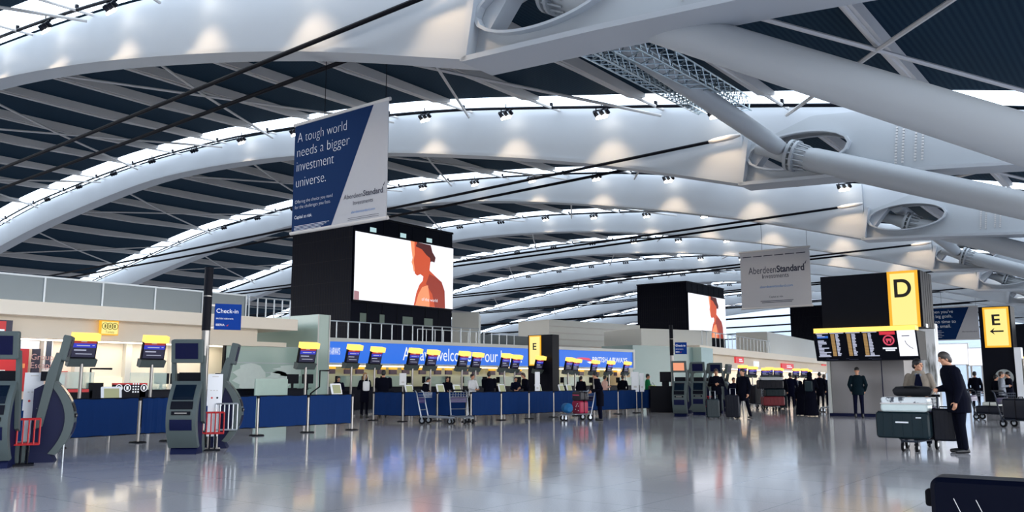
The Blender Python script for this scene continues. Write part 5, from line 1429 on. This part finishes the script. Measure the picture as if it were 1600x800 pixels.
# people in the check-in queue and at the desks
def at(px, py_top, D, hgt, label, **k):
    p = AD(px, 600, D); person(0, 0, label, hgt, pos=Vector((p.x, p.y, 0)), **k)
at(570, 588, 32.5, 1.66, 'blonde woman with white shoulder bag standing at the desks', turn=150, coat=CK, trou=CK, hair=HBL, hstyle='long', hem=.6, arms='hold')
p = AD(572, 611, 32.2); t = thing('shoulder_bag', 'white shoulder bag carried by the blonde woman at the desks', 'bag', (p.x, p.y, 1.0), YAW + R(20))
MB().rbox((0, 0, .18), (.24, .12, .36), .05).build('body', CW_, t, True); MB().tube([(-.08, 0, .34), (-.05, .02, .6), (.05, .02, .6), (.08, 0, .34)], .012, 6).build('strap', CW_, t)
at(599, 588, 32.5, 1.76, 'broad man in dark jacket standing at the desks, seen from behind', turn=175, coat=CK, trou=CK, hair=HB, fat=1.2, arms='desk')
at(529, 596, 37.5, 1.55, 'desk clerk in dark clothes right of the green pillar', turn=10, coat=CN, trou=CK, hair=HB, arms='desk')
at(660, 598, 36.5, 1.5, 'clerk with white collar bent over the desk above the empty trolleys', turn=60, coat=CK, trou=CK, hair=HB, arms='desk', lean=.25, scarf=CW_)
at(699, 598, 38, 1.55, 'dark clad clerk behind the second tablet', turn=20, coat=CK, trou=CK, hair=HB, arms='desk')
at(738, 591, 37.5, 1.66, 'clerk in white jacket right of the empty trolleys', turn=40, coat=CW_, trou=CK, hair=HB, arms='desk', hstyle='bun')
at(764, 590, 37.5, 1.74, 'big man in black seen from behind right of the white jacketed clerk', turn=170, coat=CK, trou=CK, hair=HB, fat=1.25, arms='desk')
at(806, 596, 41, 1.55, 'clerk with short hair left of the yellow E totem', turn=5, coat=CN, trou=CK, hair=HB, arms='desk')
at(824, 592, 39, 1.72, 'man in black leaning towards the clerk by the E totem', turn=-70, coat=CK, trou=CK, hair=HBR, fat=1.15, arms='desk', lean=.15)
at(908, 596, 44, 1.6, 'dark figure queuing left behind the woman with the trolley', turn=160, coat=CK, trou=CK, hair=HB)
at(945, 593, 43, 1.62, 'person in pale pink top queuing behind the woman with the trolley', turn=120, coat=CPK, trou=CK, hair=HB, arms='hold')
at(973, 596, 46, 1.66, 'dark clad man queuing left of the tall white notice panel', turn=170, coat=CK, trou=CK, hair=HBR)
at(1012, 590, 43, 1.70, 'person in bright green top beyond the long barrier row', turn=80, coat=CGR, trou=CK, hair=HB, arms='desk')
p = AD(1020, 606, 42.5); t = thing('soft_bag', 'lime green bag beside the person in the green top', 'bag', (p.x, p.y, .75), YAW); MB().rbox((0, 0, .2), (.42, .2, .4), .1).build('body', mat('lime_bag', (176, 196, 40), .6), t, True); MB().tube([(-.1, 0, .38), (0, 0, .55), (.1, 0, .38)], .012, 6).build('strap', RUBBER, t)
p = AD(1036, 620, 38); t = thing('service_desk', 'dark boxy service desk left of the white pole', 'desk', (p.x, p.y, 0), YAW); MB().bb(-.55, .5, 0, .6, 0, 1.15).build('counter', BLACK, t); MB().bb(.0, .3, .1, .2, 1.15, 1.35).build('monitor_stand', BLACK, t); MB().rbox((.15, .1, 1.55), (.5, .06, .45), .02).build('monitor', BLACK, t)
# right hand background
person(1527, 641, 'man in dark suit seen from behind left of the right E totem', 1.80, 170, coat=CK, trou=CK, hair=HB, hem=.75)
person(1569, 647, 'person in grey shirt talking before the round grey sign', 1.74, 95, coat=CGY, trou=CK, hair=HBR, arms='hold')
person(1580, 646, 'man in black jacket right of the grey shirted person', 1.74, -80, coat=CK, trou=CK, hair=HB, fat=1.2, arms='hold')
person(1560, 645, 'short haired person half hidden behind the grey shirted one', 1.62, 120, coat=CK, trou=CK, hair=HB)
person(1592, 644, 'tanned man at the right end of the group by the totem', 1.70, -40, coat=CK, trou=CK, hair=HBR, skin=SKIND)
p = G(1548, 656); rz = facing(p, 70); trolley(p, rz, 'dark trolley with flat bags in front of the right E totem', frame=DFRAME)
suitcase(on(p, rz, 0, -.1), rz, (.7, .9, .26), DCASE, 'flat black bag on the trolley before the right E totem', z=.235, wheels=False)
suitcase(on(p, rz, 0, -.1), rz, (.5, .5, .12), mat('pale_box', (196, 198, 190), .5), 'pale flat box on the black bag before the right E totem', z=.50, wheels=False, handle=False, stripes=False)
p = G(1596, 668); rz = facing(p, 60); trolley(p, rz, 'dark loaded trolley cut by the right picture edge', frame=DFRAME)
suitcase(on(p, rz, 0, -.05), rz, (.62, .8, .62), DCASE, 'bulky black bag on the trolley at the right picture edge', z=.235, wheels=False)
# bins and trolley by the lift block
p = G(1373, 641)
t = thing('litter_bin', 'pale cylindrical bin with black round lid before the lift block', 'bin', tuple(p), facing(p, 0))
MB().cyl((0, 0, .42), .20, .80, n=20).build('body', mat('bin_ivory', (216, 212, 190), .4), t, True); MB().sphere((0, 0, .98), (.27, .2, .24), 18, 10).build('lid', BLACK, t, True); MB().cyl((0, 0, .02), .22, .04, n=20).build('foot', BLACK, t)
MB().bb(-.1, .1, -.22, -.2, .9, 1.05).build('pictogram_plate', WHITE, t); MB().cyl((.04, -.225, .97), .04, .01, 'Y', 12).build('red_mark', REDPANEL, t)
p = G(1357, 641.5)
t = thing('litter_bin', 'pale bin half hidden behind the man before the lift block', 'bin', tuple(p), facing(p, 0))
MB().cyl((0, 0, .36), .18, .68, n=20).build('body', mat('bin_ivory', (216, 212, 190), .4), t, True); MB().sphere((0, 0, .9), (.30, .2, .3), 18, 10).build('lid', CTL, t, True); MB().cyl((0, 0, .02), .2, .04, n=20).build('foot', BLACK, t)
p = G(1385, 643); suitcase(p, facing(p, 0), (.45, .4, .85), CTL, 'dark waste unit right of the pale bin', cat='bin', name='waste_unit', handle=False, wheels=False, stripes=False)
p = G(1319, 642); trolley(p, facing(p, 8), 'empty trolley with pictured panel left of the man before the lift block', frame=FRAME, ad=mat('trolley_picture_blue', (80, 150, 190), .4), basket=False)
p = G(1303, 644); trolley(p, facing(p, -60), 'low grey trolley at the left foot of the lift block', frame=FRAME, basket=False)
# far silhouettes of the queue between the kiosks and the lift block
bpy.context.view_layer.update()
